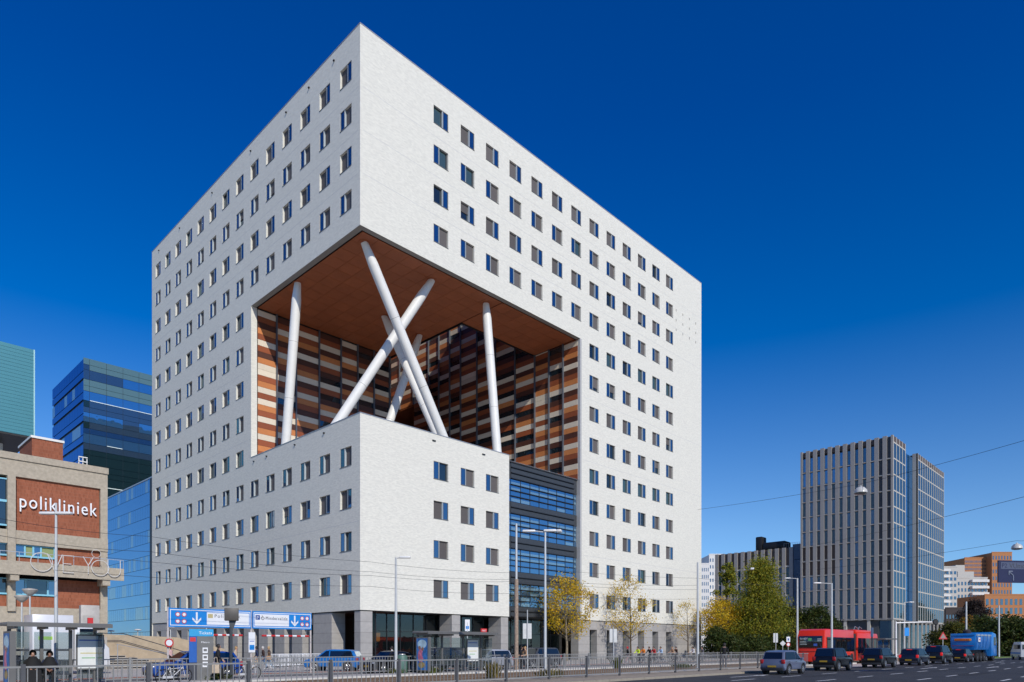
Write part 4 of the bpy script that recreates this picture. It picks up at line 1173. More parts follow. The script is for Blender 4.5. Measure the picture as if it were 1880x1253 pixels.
# white sign backs, gantry traffic light, waste bin, cabinet, small signs
def signback(label, x, d, y0, y1, w, zpost):
    u, v = at(x, d)
    t = thing('stop_sign', label, 'sign', (u, v, 0), -math.atan2(EU[1], EU[0]) + R(10))
    box('plate', mat('plate_grey', (.6, .6, .58), .4, metal=.2), t, -w / 2, w / 2, 0, .03, zpx(y1, d), zpx(y0, d))
    MB().tube((0, -.05, 0), (0, -.05, zpost), .035, .035, 8).build('post', pole_m, t)
signback('white sign back on a thin post before the glass entrance', 968, 47, 1145, 1173, .6, 4.2)
signback('white sign back on a thin post before the narrow openings', 1126, 52, 1155, 1180, .58, 3.2)
signback('white sign back on a thin post before the conical tree', 1424, 85, 1163, 1180, .6, 3.4)
u, v = at(773, 43.5)
sp = thing('stop_pole', 'blue and white stop sign standing above the right tram shelter', 'sign', at(858, 48) + (.08,), R(-30))
MB().tube((0, 0, 0), (0, 0, 3.3), .04, .04, 8).build('post', pole_m, sp); box('plate', sign_white, sp, -.17, .17, -.03, .01, 2.7, 3.5); box('symbol', sign_blue, sp, -.11, .11, -.036, -.031, 2.85, 3.05)
u, v = at(738, 42.5)
bn = thing('litter_bin', 'round green litter bin between the white lamp post and the shelter', 'bin', (u, v, .08))
MB().lathe([(.3, .0), (.33, .05), (.34, .95), (.31, 1.05), (.2, 1.12)], n=20).build('body', mat('bin_green', (.085, .17, .14), .5, var=.08), bn); MB().lathe([(.22, 1.12), (.2, 1.17)], n=16).build('lid', alu, bn)
gl_u, gl_v = at(1645, 78)
gt_ = thing('gantry_traffic_light', 'white gantry arm with black round traffic light before the tower lobby', 'traffic light', (gl_u, gl_v, 0), -math.atan2(EU[1], EU[0]))
zz = zpx(1144, 78)
MB().tube((0, 0, 0), (0, 0, zz + .15), .12, .09, 10).build('post', lampw, gt_); MB().tube((0, 0, zz), (4.4, 0, zz + .12), .08, .06, 8).build('arm', lampw, gt_)
MB().lathe([(.28, -.1), (.34, 0), (.28, .1)], (4.4, -.1, zz + .1), 18, axis='y').build('signal_head', black_m, gt_)
box('blue_plate', mat('bright_blue', (.02, .28, .75), .4, var=0), gt_, .95, 1.45, -.05, 0, zpx(1168, 78), zpx(1153, 78))
u, v = at(1731, 78)
wt = thing('warning_sign', 'triangular warning sign on a post beside the blue truck', 'sign', (u, v, 0), -math.atan2(EU[1], EU[0]))
MB().tube((0, 0, 0), (0, 0, 2.6), .04).build('post', pole_m, wt); z = zpx(1174, 78)
MB().prism([(-.5, z), (.5, z), (0, z + .85)], -.05, -.02).build('plate', sign_red, wt); MB().prism([(-.32, z + .1), (.32, z + .1), (0, z + .64)], -.06, -.051).build('plate_centre', mat('sign_dull', (.3, .26, .24), .5), wt)
for n, (x, d) in enumerate(((1447, 95), (1369, 120), (1437, 95))):
    u, v = at(x, d)
    t = thing('traffic_sign', ('red and white stacked signs beside the bus rear', 'white triangular give way sign before the dark hedge', 'grey diamond sign back left of the stacked signs')[n], 'sign', (u, v, 0), -math.atan2(EU[1], EU[0]))
    h = (3.2, 3.4, 2.6)[n]
    MB().tube((0, 0, 0), (0, 0, h), .04).build('post', pole_m, t)
    if n == 0:
        b = MB().box(-.25, .25, -.06, -.04, 2.4, 3.1); b.build('plate', sign_white, t); box('symbol', MATS['sign_navy'], t, -.1, .1, -.07, -.061, 2.6, 2.9); b = MB(); ring_sign(b, 0, 2.05, .28, -.05); b.build('disc', [sign_blue, sign_white, sign_red], t)
    elif n == 1: MB().prism([(-.45, h), (.45, h), (0, h - .8)], -.06, -.03).build('plate', sign_white, t)
    else: MB().prism([(-.4, h - .4), (0, h - .8), (.4, h - .4), (0, h)], -.06, -.03).build('plate', MATS['plate_grey'], t)
cu_, cv_ = at(164, 47)
cb_ = thing('roof_cabinet', 'tall beige metal cabinet behind the left tram shelter', 'cabinet', (cu_, cv_, 0), R(-6))
MB().bbox(-.55, .55, -.4, .4, 0, zpx(1112, 47), .04).build('body', mat('cabinet_beige', (.42, .39, .35), .5), cb_)
box('door', MATS['cabinet_beige'], cb_, -.45, .45, -.42, -.402, .2, 3.8)
for n, (x, d) in enumerate(((1395, 110), (1472, 92))):
    u, v = at(x, d)
    bo = thing('striped_bollard', ('black and white bollard under the tall sign back', 'black and white bollard next to the bus rear corner')[n], 'bollard', (u, v, 0), 0, 'striped bollards')
    b = MB()
    for k in range(4): b.tube((0, 0, k * .5), (0, 0, k * .5 + .5), .09, .09, 10, mi=k % 2)
    b.build('post', [black_m, sign_white], bo)
# bicycle parking railing

patch_m = mat('asphalt_patch', (.022, .022, .024), .9, var=.2, scale=3, bump=.3, bscale=50)
rp = link('road_patches', None); rp['kind'] = 'structure'
for k, (u, v, a, b_) in enumerate(((1, -42.6, 4.2, .9), (16, -45.2, 7, .5), (30, -43.4, 3, 1.1), (-6, -39.8, 5, .35), (44, -46.2, 9, .6), (9, -48.5, 6, 1.2))):
    link('patch', MB().quad((0, 0, 0), (a, .05, 0), (a - .1, b_, 0), (.05, b_ - .04, 0)).mesh('patch', patch_m), rp, (u, v, .0105))
iron = mat('cast_iron', (.05, .045, .04), .6, metal=.5, var=.2, scale=20)
for n, (u, v) in enumerate(((7.5, -42.9), (21, -45.6), (-3, -41.6))):
    t = thing('manhole_cover', ('round iron manhole cover behind the silver blue hatchback lane', 'round iron manhole cover farther along the second lane', 'round iron manhole cover nearest the viewer in the first lane')[n], 'manhole', (u, v, .011), 0, 'manhole covers in the road')
    MB().lathe([(.36, 0), (.36, .006)], n=20).build('rim', iron, t); MB().lathe([(.29, .006), (.29, .01)], n=20).build('lid', iron, t)
# ================================================================ vehicles and bicycles
tyre_m = mat('tyre_rubber', (.012, .012, .013), .8, var=0)
rim_m = mat('alloy_rim', (.42, .43, .45), .35, metal=.7, var=.03)
trim_b = mat('black_plastic', (.018, .018, .02), .6, var=0)
red_lens = mat('tail_lens', (.45, .01, .012), .2, var=0, emit=((1, .03, .02), .35))
dim_lens = mat('tail_lens_dim', (.35, .012, .012), .2, var=0)
head_lens = mat('head_lens', (.75, .78, .8), .1, var=0, spec=.8)
plate_y = mat('number_plate', (.42, .26, .02), .5, var=.05)
mirror_m = mat('chrome', (.6, .6, .6), .15, metal=.9, var=0)
def paint(name, c, coat=.25, metal=.1): return mat('paint_' + name, c, .32, metal=metal, var=.03, scale=2, coat=coat, spec=.4)
wheel_mesh = {}
def wheel(t, x, y, r, side, w=.2):
    k = (round(r, 2), w)
    if k not in wheel_mesh:
        ty = MB().lathe([(r * .62, -w / 2), (r * .93, -w / 2), (r, -w * .3), (r, w * .3), (r * .93, w / 2), (r * .62, w / 2)], n=24, axis='y').mesh('tyre', tyre_m)
        rm = MB()
        rm.ring((0, 0, 0), r * .6, .022, 'y', 20)
        for i in range(6):
            a = math.pi * i / 3
            rm.tube((.04 * math.cos(a), 0, .04 * math.sin(a)), (r * .6 * math.cos(a), .0, r * .6 * math.sin(a)), .03, .022, 6)
        rm.lathe([(.06, -.03), (.06, .03)], n=12, axis='y')
        dk = MB().lathe([(r * .6, -.02), (r * .6, .02)], n=20, axis='y').mesh('brake_disc', trim_b)
        wheel_mesh[k] = (ty, rm.mesh('rim', rim_m), dk)
    ty, rm, dk = wheel_mesh[k]
    wo = link('wheel', ty, t, (x, y, r))
    link('rim', rm, wo, (0, side * w * .42, 0)); link('brake_disc', dk, wo, (0, side * w * .2, 0))

def loft(poly, yfun, m, name, parent, bev=.05, seg=2):
    """side silhouette (x, z) swept across the width, half width from yfun(x, z), edges rounded"""
    bm = bmesh.new()
    n = len(poly)
    A = [bm.verts.new((x, -yfun(x, z), z)) for x, z in poly]
    B = [bm.verts.new((x, yfun(x, z), z)) for x, z in poly]
    bm.faces.new(A[::-1]); bm.faces.new(B)
    for i in range(n): bm.faces.new((A[i], A[(i + 1) % n], B[(i + 1) % n], B[i]))
    bmesh.ops.recalc_face_normals(bm, faces=bm.faces)
    ed = [e for e in bm.edges if (e.verts[0] in A and e.verts[1] in A) or (e.verts[0] in B and e.verts[1] in B)]
    if bev: bmesh.ops.bevel(bm, geom=ed, offset=bev, segments=seg, affect='EDGES', profile=.5, clamp_overlap=True)
    me = bpy.data.meshes.new(name); bm.to_mesh(me); bm.free()
    me.materials.append(m)
    for p in me.polygons: p.use_smooth = True
    try: me.set_sharp_from_angle(angle=R(35))
    except Exception: pass
    return link(name, me, parent)

def car(label, u, v, hd, pm, style='hatch', L=4.0, W=1.72, Hc=1.48, z=.012, lit=False, light_col=None, group='cars on the street', name='car'):
    """nose along +x; style sets the roof line"""
    t = thing(name, label, 'car', (u, v, z), hd, group)
    r = .31 if Hc < 1.6 else .35
    zb = Hc * .60; s0 = .22
    xr, xf = -L / 2, L / 2
    wr_, wf = xr + L * .185, xf - L * .2
    def arch(cx):
        R_ = r + .06
        return [(cx + R_ * math.cos(a), r + R_ * math.sin(a) * .98) for a in [math.pi - i * math.pi / 8 for i in range(9)]]
    low = [(xr + .04, s0 + .16), (xr + .1, s0)]
    low += [p for p in [(q[0], max(s0, q[1])) for q in arch(wr_)]]
    low += [p for p in [(q[0], max(s0, q[1])) for q in arch(wf)]]
    low += [(xf - .12, s0), (xf - .02, s0 + .2), (xf - .02, zb * .72), (xf - .14, zb * .86), (xf - L * .235, zb + .02), (xr + .1, zb + .03), (xr + .01, zb * .8), (xr, zb * .55)]
    hw = W / 2
    def yl(x, z_):
        e = max(0, abs(x) - L * .34) / (L * .16)
        return hw * (1 - .13 * min(1, e) ** 2) * (1 - .05 * max(0, (z_ - zb * .7) / zb)) - (.03 if z_ < s0 + .05 else 0)
    loft(low, yl, pm, 'body', t, .045, 2)
    if style == 'hatch': top = [(xf - L * .22, zb), (xf - L * .40, Hc - .04), (xf - L * .5, Hc), (xr + L * .22, Hc - .02), (xr + L * .09, Hc - .10), (xr + .08, zb)]
    elif style == 'suv': top = [(xf - L * .25, zb), (xf - L * .38, Hc - .05), (xf - L * .46, Hc), (xr + L * .14, Hc - .01), (xr + L * .07, Hc - .08), (xr + .08, zb)]
    else: top = [(xf - L * .25, zb), (xf - L * .42, Hc - .05), (xf - L * .52, Hc), (xr + L * .32, Hc - .04), (xr + L * .22, Hc - .12), (xr + .14, zb)]
    def yt(x, z_): return hw * (.93 - .20 * (z_ - zb) / (Hc - zb)) - max(0, abs(x) - L * .38) * .25
    loft(top, yt, pm, 'cabin', t, .05, 2)
    lerp = lambda a, b_, k: a + (b_ - a) * k
    def strip_glass(p, q, name_, k0=.1, k1=.9, off=.012, inset=.09):
        """glass laid over a cabin panel running between silhouette points p (low) and q (high)"""
        x0, z0_ = lerp(p[0], q[0], k0), lerp(p[1], q[1], k0); x1, z1_ = lerp(p[0], q[0], k1), lerp(p[1], q[1], k1)
        n = Vector((q[1] - p[1], 0, -(q[0] - p[0]))).normalized() * off
        if n.z < 0: n = -n
        y0, y1 = yt(x0, z0_) - inset, yt(x1, z1_) - inset
        MB().quad((x0 + n.x, -y0, z0_ + n.z), (x0 + n.x, y0, z0_ + n.z), (x1 + n.x, y1, z1_ + n.z), (x1 + n.x, -y1, z1_ + n.z)).build(name_, g_car, t)
    strip_glass(top[0], top[1], 'windscreen', .06, .95)
    strip_glass(top[-1], top[-2], 'rear_window', .12, .92)
    # side windows: front and rear door panes plus quarter light
    zl, zh = zb + .035, Hc - .11
    def edge_x(front, z_):
        pts = top[0:3] if front else top[-1:-4:-1]
        for a, b_ in zip(pts[:-1], pts[1:]):
            if a[1] <= z_ <= b_[1]: return lerp(a[0], b_[0], (z_ - a[1]) / (b_[1] - a[1]))
        return pts[-1][0]
    f0, f1 = edge_x(True, zl) - .16, edge_x(True, zh) - .14
    r0, r1 = edge_x(False, zl) + .2, edge_x(False, zh) + .16
    mid = lerp(xr, xf, .52)
    for s in (-1, 1):
        for (a0, a1, b0, b1) in ((mid + .04, f0, mid + .04, f1), (r0, mid - .04, r1, mid - .04)):
            MB().quad((a0, s * (yt(a0, zl) + .008), zl), (a1, s * (yt(a1, zl) + .008), zl), (b1, s * (yt(b1, zh) + .010), zh), (b0, s * (yt(b0, zh) + .010), zh)).build('side_window', g_car, t)
        MB().bbox(-.1, .1, -.07, .07, -.06, .07, .03).build('mirror', pm, t, (f0 - .05, s * (hw + .04), zb + .06))
        for x in (mid - .12, r0 + .35): MB().box(x - .1, x + .06, s * (yl(x, zb * .9) + .002) - .008, s * (yl(x, zb * .9) + .002) + .008, zb * .86, zb * .89).build('door_handle', trim_b, t)
        lm = red_lens if lit else dim_lens
        MB().bbox(xr - .012, xr + .16, s * (hw * .80) - .1, s * (hw * .80) + .1, zb * .74, zb * 1.03, .03).build('tail_light', lm, t)
        MB().bbox(xf - .3, xf - .045, s * (hw * .72) - .13, s * (hw * .72) + .13, zb * .66, zb * .82, .03).build('headlight', head_lens, t)
        for x in (wr_, wf):
            wheel(t, x, s * (hw - .12), r, s)
            MB().lathe([(r + .05, -.09), (r + .05, .09)], (x, s * (hw - .16), r), 20, axis='y').build('wheel_arch', trim_b, t)
    MB().bbox(xr - .03, xr + .12, -hw * .8, hw * .8, .24, .42, .03).build('rear_bumper', trim_b, t)
    MB().bbox(xf - .12, xf + .0, -hw * .74, hw * .74, .26, .44, .03).build('grille', trim_b, t)
    box('number_plate', plate_y, t, xr - .045, xr - .034, -.26, .26, .44 if style != 'suv' else .62, .55 if style != 'suv' else .73)
    box('number_plate', plate_y, t, xf + .004, xf + .012, -.26, .26, .40, .51)
    if lit: box('brake_light', red_lens, t, top[-2][0] - .12, top[-2][0] - .06, -.22, .22, Hc - .13, Hc - .09)
    return t
p_blue = paint('blue', (.008, .06, .30)); p_bright = paint('bright_blue', (.01, .16, .48)); p_silver = paint('silver', (.38, .40, .45)); p_black = paint('black', (.008, .008, .010)); p_navy = paint('navy', (.01, .014, .03)); p_white = paint('white', (.7, .7, .7)); p_slate = paint('slate_blue', (.115, .135, .205)); p_grey = paint('grey', (.055, .058, .065))
street = 'cars behind the tram platform'
car('deep blue hatchback waiting behind the ticket pillar', -23.7, -20.4, R(180), p_blue, 'hatch', 4.5, 1.78, 1.46, group=street)
car('bright blue compact seen from behind under the parking sign end', -11.6, -14.2, R(128), p_bright, 'hatch', 3.9, 1.72, 1.5, group=street)
car('black sports utility car behind the right tram shelter', on_v(800, -20.2), -20.2, R(180), p_navy, 'suv', 4.5, 1.85, 1.66, group=street)
car('black estate car nose first left of the green bin', on_v(716, -20.4), -20.4, R(180), p_black, 'sedan', 3.6, 1.78, 1.42, group=street)
car('silver compact in front of the last corner pier', on_v(897, -20.0), -20.0, R(180), p_silver, 'hatch', 3.9, 1.7, 1.5, group=street)
car('dark grey people carrier in front of the glass entrance', on_v(985, -20.2), -20.2, R(180), p_grey, 'suv', 4.4, 1.8, 1.62, group=street)
queue = 'cars queueing on the main road'
car('silver blue three door hatchback at the back of the queue', 4.6, -39.4, 0, p_slate, 'hatch', 3.45, 1.63, 1.47, group=queue)
car('black hatchback second in the queue behind the silver blue one', 13.4, -39.3, 0, p_black, 'suv', 3.7, 1.68, 1.6, group=queue)
car('black boxy car third in the queue before the bus stop', 24.0, -39.3, 0, p_black, 'suv', 4.2, 1.75, 1.6, group=queue)
car('dark navy car with red tail lights fourth in the queue', 34.2, -39.4, 0, p_navy, 'hatch', 4.2, 1.76, 1.56, lit=True, group=queue)
car('tall black sports utility car with bright tail lights fifth in the queue', 43.0, -39.4, 0, p_black, 'suv', 4.6, 1.88, 1.84, lit=True, group=queue)
car('black car with lit tail lights sixth in the queue', 53.0, -39.5, 0, p_black, 'hatch', 4.2, 1.76, 1.5, lit=True, group=queue)
car('dark car with lit tail lights just behind the blue truck', 63.0, -39.5, 0, p_navy, 'hatch', 4.2, 1.76, 1.5, lit=True, group=queue)
wu_, wv_ = at(1362, 118)
car('small white car on the side road before the hedge', wu_, wv_, R(-46), p_white, 'hatch', 4.1, 1.72, 1.48, group='cars on the street')

# ---- red city bus
bp = paint('bus_red', (.72, .03, .008), .12, 0)
bu_, bv_ = 27.8, -32.3
bus = thing('city_bus', 'red articulated city bus seen from its rear corner', 'bus', (bu_, bv_, 0), R(2))
prof = [(0, .35), (0.02, 1.2), (.12, 2.6), (.35, 3.25), (.8, 3.38), (9.2, 3.38), (9.2, .3), (3.6, .3), (3.45, .8), (3.0, 1.05), (2.5, 1.05), (2.1, .8), (1.95, .3), (.2, .3)]
def ybus(x, z): return 1.27 - (.10 if x < .1 else 0) - max(0, z - 2.9) * .18
loft(prof, ybus, bp, 'body', bus, .1, 3)
loft([(10.2, .3), (10.2, 3.15), (17.6, 3.15), (18.0, 2.6), (18.1, 1.2), (18.05, .3)], lambda x, z: 1.26, bp, 'front_body', bus, .08, 2)
box('bellows', trim_b, bus, 9.2, 10.2, -1.12, 1.12, .4, 3.05)
MB().bbox(10.6, 16.5, -1.0, 1.0, 3.12, 3.5, .12).build('roof_pod', bp, bus)
MB().bbox(-.03, .16, -1.06, 1.06, 1.62, 2.72, .04).build('rear_window', g_car, bus)
sgn = MATS['plate_grey']
text('lettering', 'R-NET', sign_white, bus, (-.045, .92, 2.38), (R(90), 0, R(-90)), .24, .002)
box('green_sticker', mat('sticker_green', (.12, .4, .14), .5, var=.1), bus, -.05, -.035, -.12, .18, 2.28, 2.52)
box('blue_sticker', mat('sticker_blue', (.05, .12, .45), .5, var=.1), bus, -.05, -.035, -.62, -.3, 1.78, 2.0)
for k in range(3): box('small_print', mat('print_grey', (.35, .4, .38), .6, var=.3, scale=12), bus, -.05, -.035, .4 - k * .05, .92, 2.18 - k * .14, 2.24 - k * .14)
for k in range(2): box('small_print', MATS['print_grey'], bus, -.05, -.035, -.98, -.64, 2.38 - k * .16, 2.48 - k * .16)
box('panel_gap', mat('dark_red', (.3, .012, .006), .5), bus, -.02, .1, -1.0, 1.0, 1.28, 1.30)
for s in (-1, 1):
    for k in range(3): MB().lathe([(.08, -.02), (.08, .02)], (0, 0, 0), 14, axis='y').build('tail_light', dim_lens, bus, (.02, s * 1.0, .8 + k * .25), (0, 0, R(90)))
    for k in range(6): box('side_window', g_car, bus, .75 + k * 1.4, 2.05 + k * 1.4, s * 1.275 - .012, s * 1.275 + .012, 1.25, 2.62)
    for k in range(5): box('side_window', g_car, bus, 10.4 + k * 1.45, 11.75 + k * 1.45, s * 1.265 - .012, s * 1.265 + .012, 1.05, 2.62)
    for x in (2.75, 8.3, 12.2, 16.0):
        wheel(bus, x, s * 1.12, .48, s, .28)
        MB().lathe([(.56, -.08), (.56, .08)], (x, s * 1.2, .48), 20, axis='y').build('wheel_arch', trim_b, bus)
for k in range(2): MB().path([(12.0 + k * 1.5, -.4, 3.5), (13.2 + k * 1.5, -.2, 3.9), (14.2 + k * 1.5, -.2, 3.7)], .03).build('current_collector', alu, bus)
# dark bus stop shelter beside the bus
t = thing('bus_shelter', 'grey bus stop shelter standing in front of the red bus middle', 'shelter', (37.5, -35.2, 0))
box('roof', sh_m, t, 0, 4.2, -.8, .6, 2.45, 2.58)
for x in (.1, 2.1, 4.1): box('post', sh_m, t, x - .06, x + .06, -.06, .06, 0, 2.45)
for k in range(2): box('glass_panel', g_clear, t, .2 + k * 2, 2.0 + k * 2, -.01, .01, .3, 2.3)
box('timetable', sign_white, t, 2.3, 3.9, -.05, -.03, 1.0, 1.3)
b = thing('stop_totem', 'slim dark stop totem rising beside the bus shelter', 'sign', (36.0, -35.2, 0)); box('post', dark_metal, b, -.06, .06, -.06, .06, 0, 3.6); box('panel', mat('totem_blue', (.08, .13, .25), .4), b, -.25, .25, -.05, .05, 2.7, 3.6)
# ---- blue tipper truck
tp = paint('truck_blue', (.01, .17, .52))
tu_, tv_ = at(1768, 80)
tr = thing('tipper_truck', 'blue tipper truck with orange lettering panel at the head of the queue', 'truck', (tu_, tv_, 0), R(-4))
loft([(0, 1.35), (-.06, 1.7), (-.08, 3.1), (.0, 3.25), (6.4, 3.25), (6.4, 1.35)], lambda x, z: 1.27 - max(0, 1.75 - z) * .5, tp, 'tipper_body', tr, .05, 2)
box('tailgate_frame', mat('truck_trim', (.02, .2, .55), .4), tr, -.14, -.085, -1.2, 1.2, 3.02, 3.14)
box('tailgate_frame', MATS['dark_red'], tr, -.12, -.085, -1.1, 1.1, 1.82, 1.86)
lp = MB().bbox(-.16, -.085, -.85, .85, 2.4, 2.66, .03).build('orange_panel', mat('orange_print', (.75, .26, .01), .5, var=.15, scale=10), tr)
for k in range(7): box('small_print', mat('red_print', (.5, .05, .01), .5, var=0), lp, -.172, -.162, .62 - k * .21 - (k % 3) * .02, .74 - k * .21, 2.46, 2.6)
for k in range(5): box('side_rib', tp, tr, .3 + k * 1.4, .42 + k * 1.4, -1.34, -1.275, 1.6, 3.2)
box('side_logo', sign_white, tr, .9, 2.0, -1.30, -1.285, 2.3, 2.8); box('logo_mark', sign_red, tr, 1.2, 1.6, -1.31, -1.302, 2.45, 2.65)
box('side_rail', alu, tr, .1, 6.3, -1.31, -1.285, 2.98, 3.15)
loft([(6.7, .6), (6.7, 3.3), (7.2, 3.5), (8.6, 3.3), (8.95, 2.2), (9.0, .6)], lambda x, z: 1.22, tp, 'cab', tr, .08, 2)
for s in (-1, 1): MB().quad((7.6, s * 1.235, 1.9), (8.6, s * 1.235, 1.9), (8.45, s * 1.235, 2.9), (7.6, s * 1.235, 2.9)).build('side_window', g_car, tr)
MB().quad((9.0, -1.1, 2.05), (9.0, 1.1, 2.05), (8.66, 1.1, 3.2), (8.66, -1.1, 3.2)).build('windscreen', g_car, tr)
box('chassis', trim_b, tr, 0, 8.8, -.5, .5, .7, 1.34)
box('underrun_bar', trim_b, tr, -.1, .05, -1.15, 1.15, .5, .72)
for s in (-1, 1):
    for x in (1.0, 2.35, 3.7, 7.6): wheel(tr, x, s * 1.05, .52, s, .32)
    box('tail_light', red_lens, tr, -.12, -.09, s * .95 - .15, s * .95 + .15, .78, .92)
MB().lathe([(.38, 0), (.42, .3), (.2, .5)], (1.5, 0, 3.25), 14).build('load_heap', mat('dark_load', (.03, .025, .03), .9), tr)
# ---- white box truck behind the left shelter, white van far right
wu3, wv3 = at(84, 42)
wt_ = thing('white_box_truck', 'white box truck parked behind the left tram shelter', 'truck', (wu3, wv3, 0), R(0))
box('cargo_box', p_white, wt_, -.9, 1.2, -1.1, 1.1, .9, 3.6, .04)
loft([(1.3, .5), (1.3, 3.0), (2.3, 3.05), (2.95, 1.9), (3.2, 1.6), (3.25, .5)], lambda x, z: 1.0, p_white, 'cab', wt_, .08, 2)
MB().quad((2.38, -.85, 2.94), (2.38, .85, 2.94), (2.93, .9, 1.97), (2.93, -.9, 1.97)).build('windscreen', g_car, wt_)
for s in (-1, 1):
    MB().quad((1.55, s * 1.012, 1.9), (2.75, s * 1.012, 1.9), (2.25, s * 1.012, 2.8), (1.55, s * 1.012, 2.8)).build('side_window', g_car, wt_)
    for x in (-.2, 2.4): wheel(wt_, x, s * .9, .38, s, .24)
    MB().bbox(2.7, 2.85, s * 1.2 - .06, s * 1.2 + .06, 1.7, 2.15, .03).build('mirror', trim_b, wt_)
box('chassis', trim_b, wt_, -.9, 3.2, -.6, .6, .45, .895)
box('stripe', mat('lime_print', (.4, .7, .03), .5), wt_, -.6, .1, -1.108, -1.102, 2.1, 2.3)
vu_, vv_ = at(1880, 92)
vn = thing('white_van', 'white van with blue stripe parked beyond the lawn at the right edge', 'van', (vu_, vv_, 0), R(20))
loft([(-2.6, .4), (-2.6, 2.1), (-2.4, 2.35), (1.2, 2.35), (2.0, 1.5), (2.6, 1.2), (2.65, .4)], lambda x, z: .95 - max(0, z - 1.6) * .08, p_white, 'body', vn, .08, 2)
for s in (-1, 1):
    for x in (-1.7, 1.7): wheel(vn, x, s * .85, .34, s)
    box('side_window', g_car, vn, -2.3, 1.0, s * .93 - .02, s * .93 + .03, 1.45, 2.0); box('stripe', sign_blue, vn, -2.5, 2.4, s * .955 - .01, s * .955 + .01, .8, 1.0)
MB().quad((1.28, -.8, 2.22), (1.28, .8, 2.22), (1.98, .85, 1.56), (1.98, -.85, 1.56)).build('windscreen', g_car, vn)
box('rear_window', g_car, vn, -2.63, -2.605, -.75, .75, 1.4, 2.0)

# ---- bicycles
ORD = ['leftmost', 'second', 'third', 'fourth', 'fifth', 'sixth', 'seventh', 'eighth', 'ninth', 'tenth', 'eleventh', 'rightmost']
bike_cols = [black_m, mat('bike_blue', (.03, .08, .2), .4, var=0), mat('bike_white', (.6, .6, .6), .4, var=0), mat('bike_grey', (.2, .2, .2), .4, var=0), mat('bike_green', (.06, .2, .12), .4, var=0)]
def bike_meshes(m):
    wh = MB().ring((0, 0, 0), .33, .022, 'y', 22, 5)
    sp = MB()
    for i in range(8):
        a = math.pi * i / 8
        sp.tube((-.31 * math.cos(a), 0, -.31 * math.sin(a)), (.31 * math.cos(a), 0, .31 * math.sin(a)), .004, .004, 3)
    fr = MB().path([(-.5, 0, .35), (-.12, 0, .3), (-.22, 0, .82), (-.5, 0, .35)], .018).path([(-.12, 0, .3), (.36, 0, .75), (-.2, 0, .7)], .018).path([(.36, 0, .85), (.52, 0, .35)], .018)
    hb = MB().path([(.36, 0, .82), (.33, 0, 1.02)], .015).path([(.12, -.27, 1.05), (.33, -.2, 1.05), (.33, .2, 1.05), (.12, .27, 1.05)], .014)
    sd = MB().bbox(-.38, -.1, -.09, .09, .84, .9, .03)
    mg = MB().box(-.78, -.3, -.07, .07, .66, .68).path([(-.6, 0, .66), (-.5, 0, .35)], .01)
    ch = MB().box(-.52, -.02, -.03, .01, .28, .38)
    return [('wheel', wh.mesh('wheel', tyre_m), (-.5, 0, .35)), ('wheel', None, (.52, 0, .35)), ('frame', fr.mesh('frame', m), None), ('handlebar', hb.mesh('handlebar', alu), None), ('saddle', sd.mesh('saddle', trim_b), None), ('carrier', mg.mesh('carrier', trim_b), None), ('chain_guard', ch.mesh('chain_guard', m), None)], sp.mesh('spokes', alu)
BM = [bike_meshes(m) for m in bike_cols]
def bike(label, u, v, rz, ci, group, tilt=0, z=0.0):
    t = thing('bicycle', label, 'bicycle', (u, v, z), rz, group)
    t.rotation_euler = (tilt, 0, rz)
    parts, sp = BM[ci]
    w0 = parts[0][1]
    for nm, me, loc in parts:
        o = link(nm, me or w0, t, loc or (0, 0, 0))
        if nm == 'wheel': link('spokes', sp, o)
    return t
# row of parked bicycles and white crowd barriers by the shaded side
for k in range(12):
    u0, v0 = at(505 + k * 6.2, 58 + k * .55)
    bike('%s parked bicycle from the left behind the white barriers at the shaded side' % ORD[k], u0, v0, R(80 + rnd.uniform(-8, 8)), rnd.choice((0, 0, 1, 3)), 'bicycles in the rack at the shaded side', R(rnd.uniform(-6, 6)))
for k in range(4):
    u0, v0 = at(492 + k * 21, 55 + k * 1.3)
    br_ = thing('crowd_barrier', ('white barrier nearest the walking couple', 'second white barrier from the walking couple', 'third white barrier from the walking couple', 'white barrier next to the bright blue car')[k], 'barrier', (u0, v0, 0), R(2), 'white barriers at the bicycle rack')
    MB().path([(0, 0, .15), (0, 0, 1.0), (.05, 0, 1.1), (1.75, 0, 1.1), (1.8, 0, 1.0), (1.8, 0, .15)], .025).tube((0, 0, .2), (1.8, 0, .2), .025).build('frame', sign_white, br_)
    mb = MB().tube((0, 0, .2), (0, 0, 1.1), .016, .016, 6).mesh('bar', sign_white)
    for q in range(1, 14): link('bar', mb, br_, (q * .13, 0, 0))
    for x in (.2, 1.6): MB().tube((x, -.25, .03), (x, .25, .03), .025).tube((x, 0, .03), (x, 0, .2), .02).build('foot', sign_white, br_)
uu, vv = at(318, 31.0)
bike('white bicycle leaning on the near railing before the blue hatchback', uu, vv, R(10), 2, 'bicycles at the near railing', R(10))
uu, vv = at(452, 34.5)
bike('white bicycle leaning on the railing right of the traffic signal', uu, vv, R(15), 2, 'bicycles at the near railing', R(10))
for k, x in enumerate((1297, 1306, 1314, 1322, 1345, 1352)):
    u0, v0 = at(x, 104)
    bike('%s parked bicycle from the left in the far rack under the yellow tree' % ORD[k], u0, v0, R(rnd.uniform(-60, -30)), rnd.choice((0, 1, 3)), 'bicycles in the far rack')
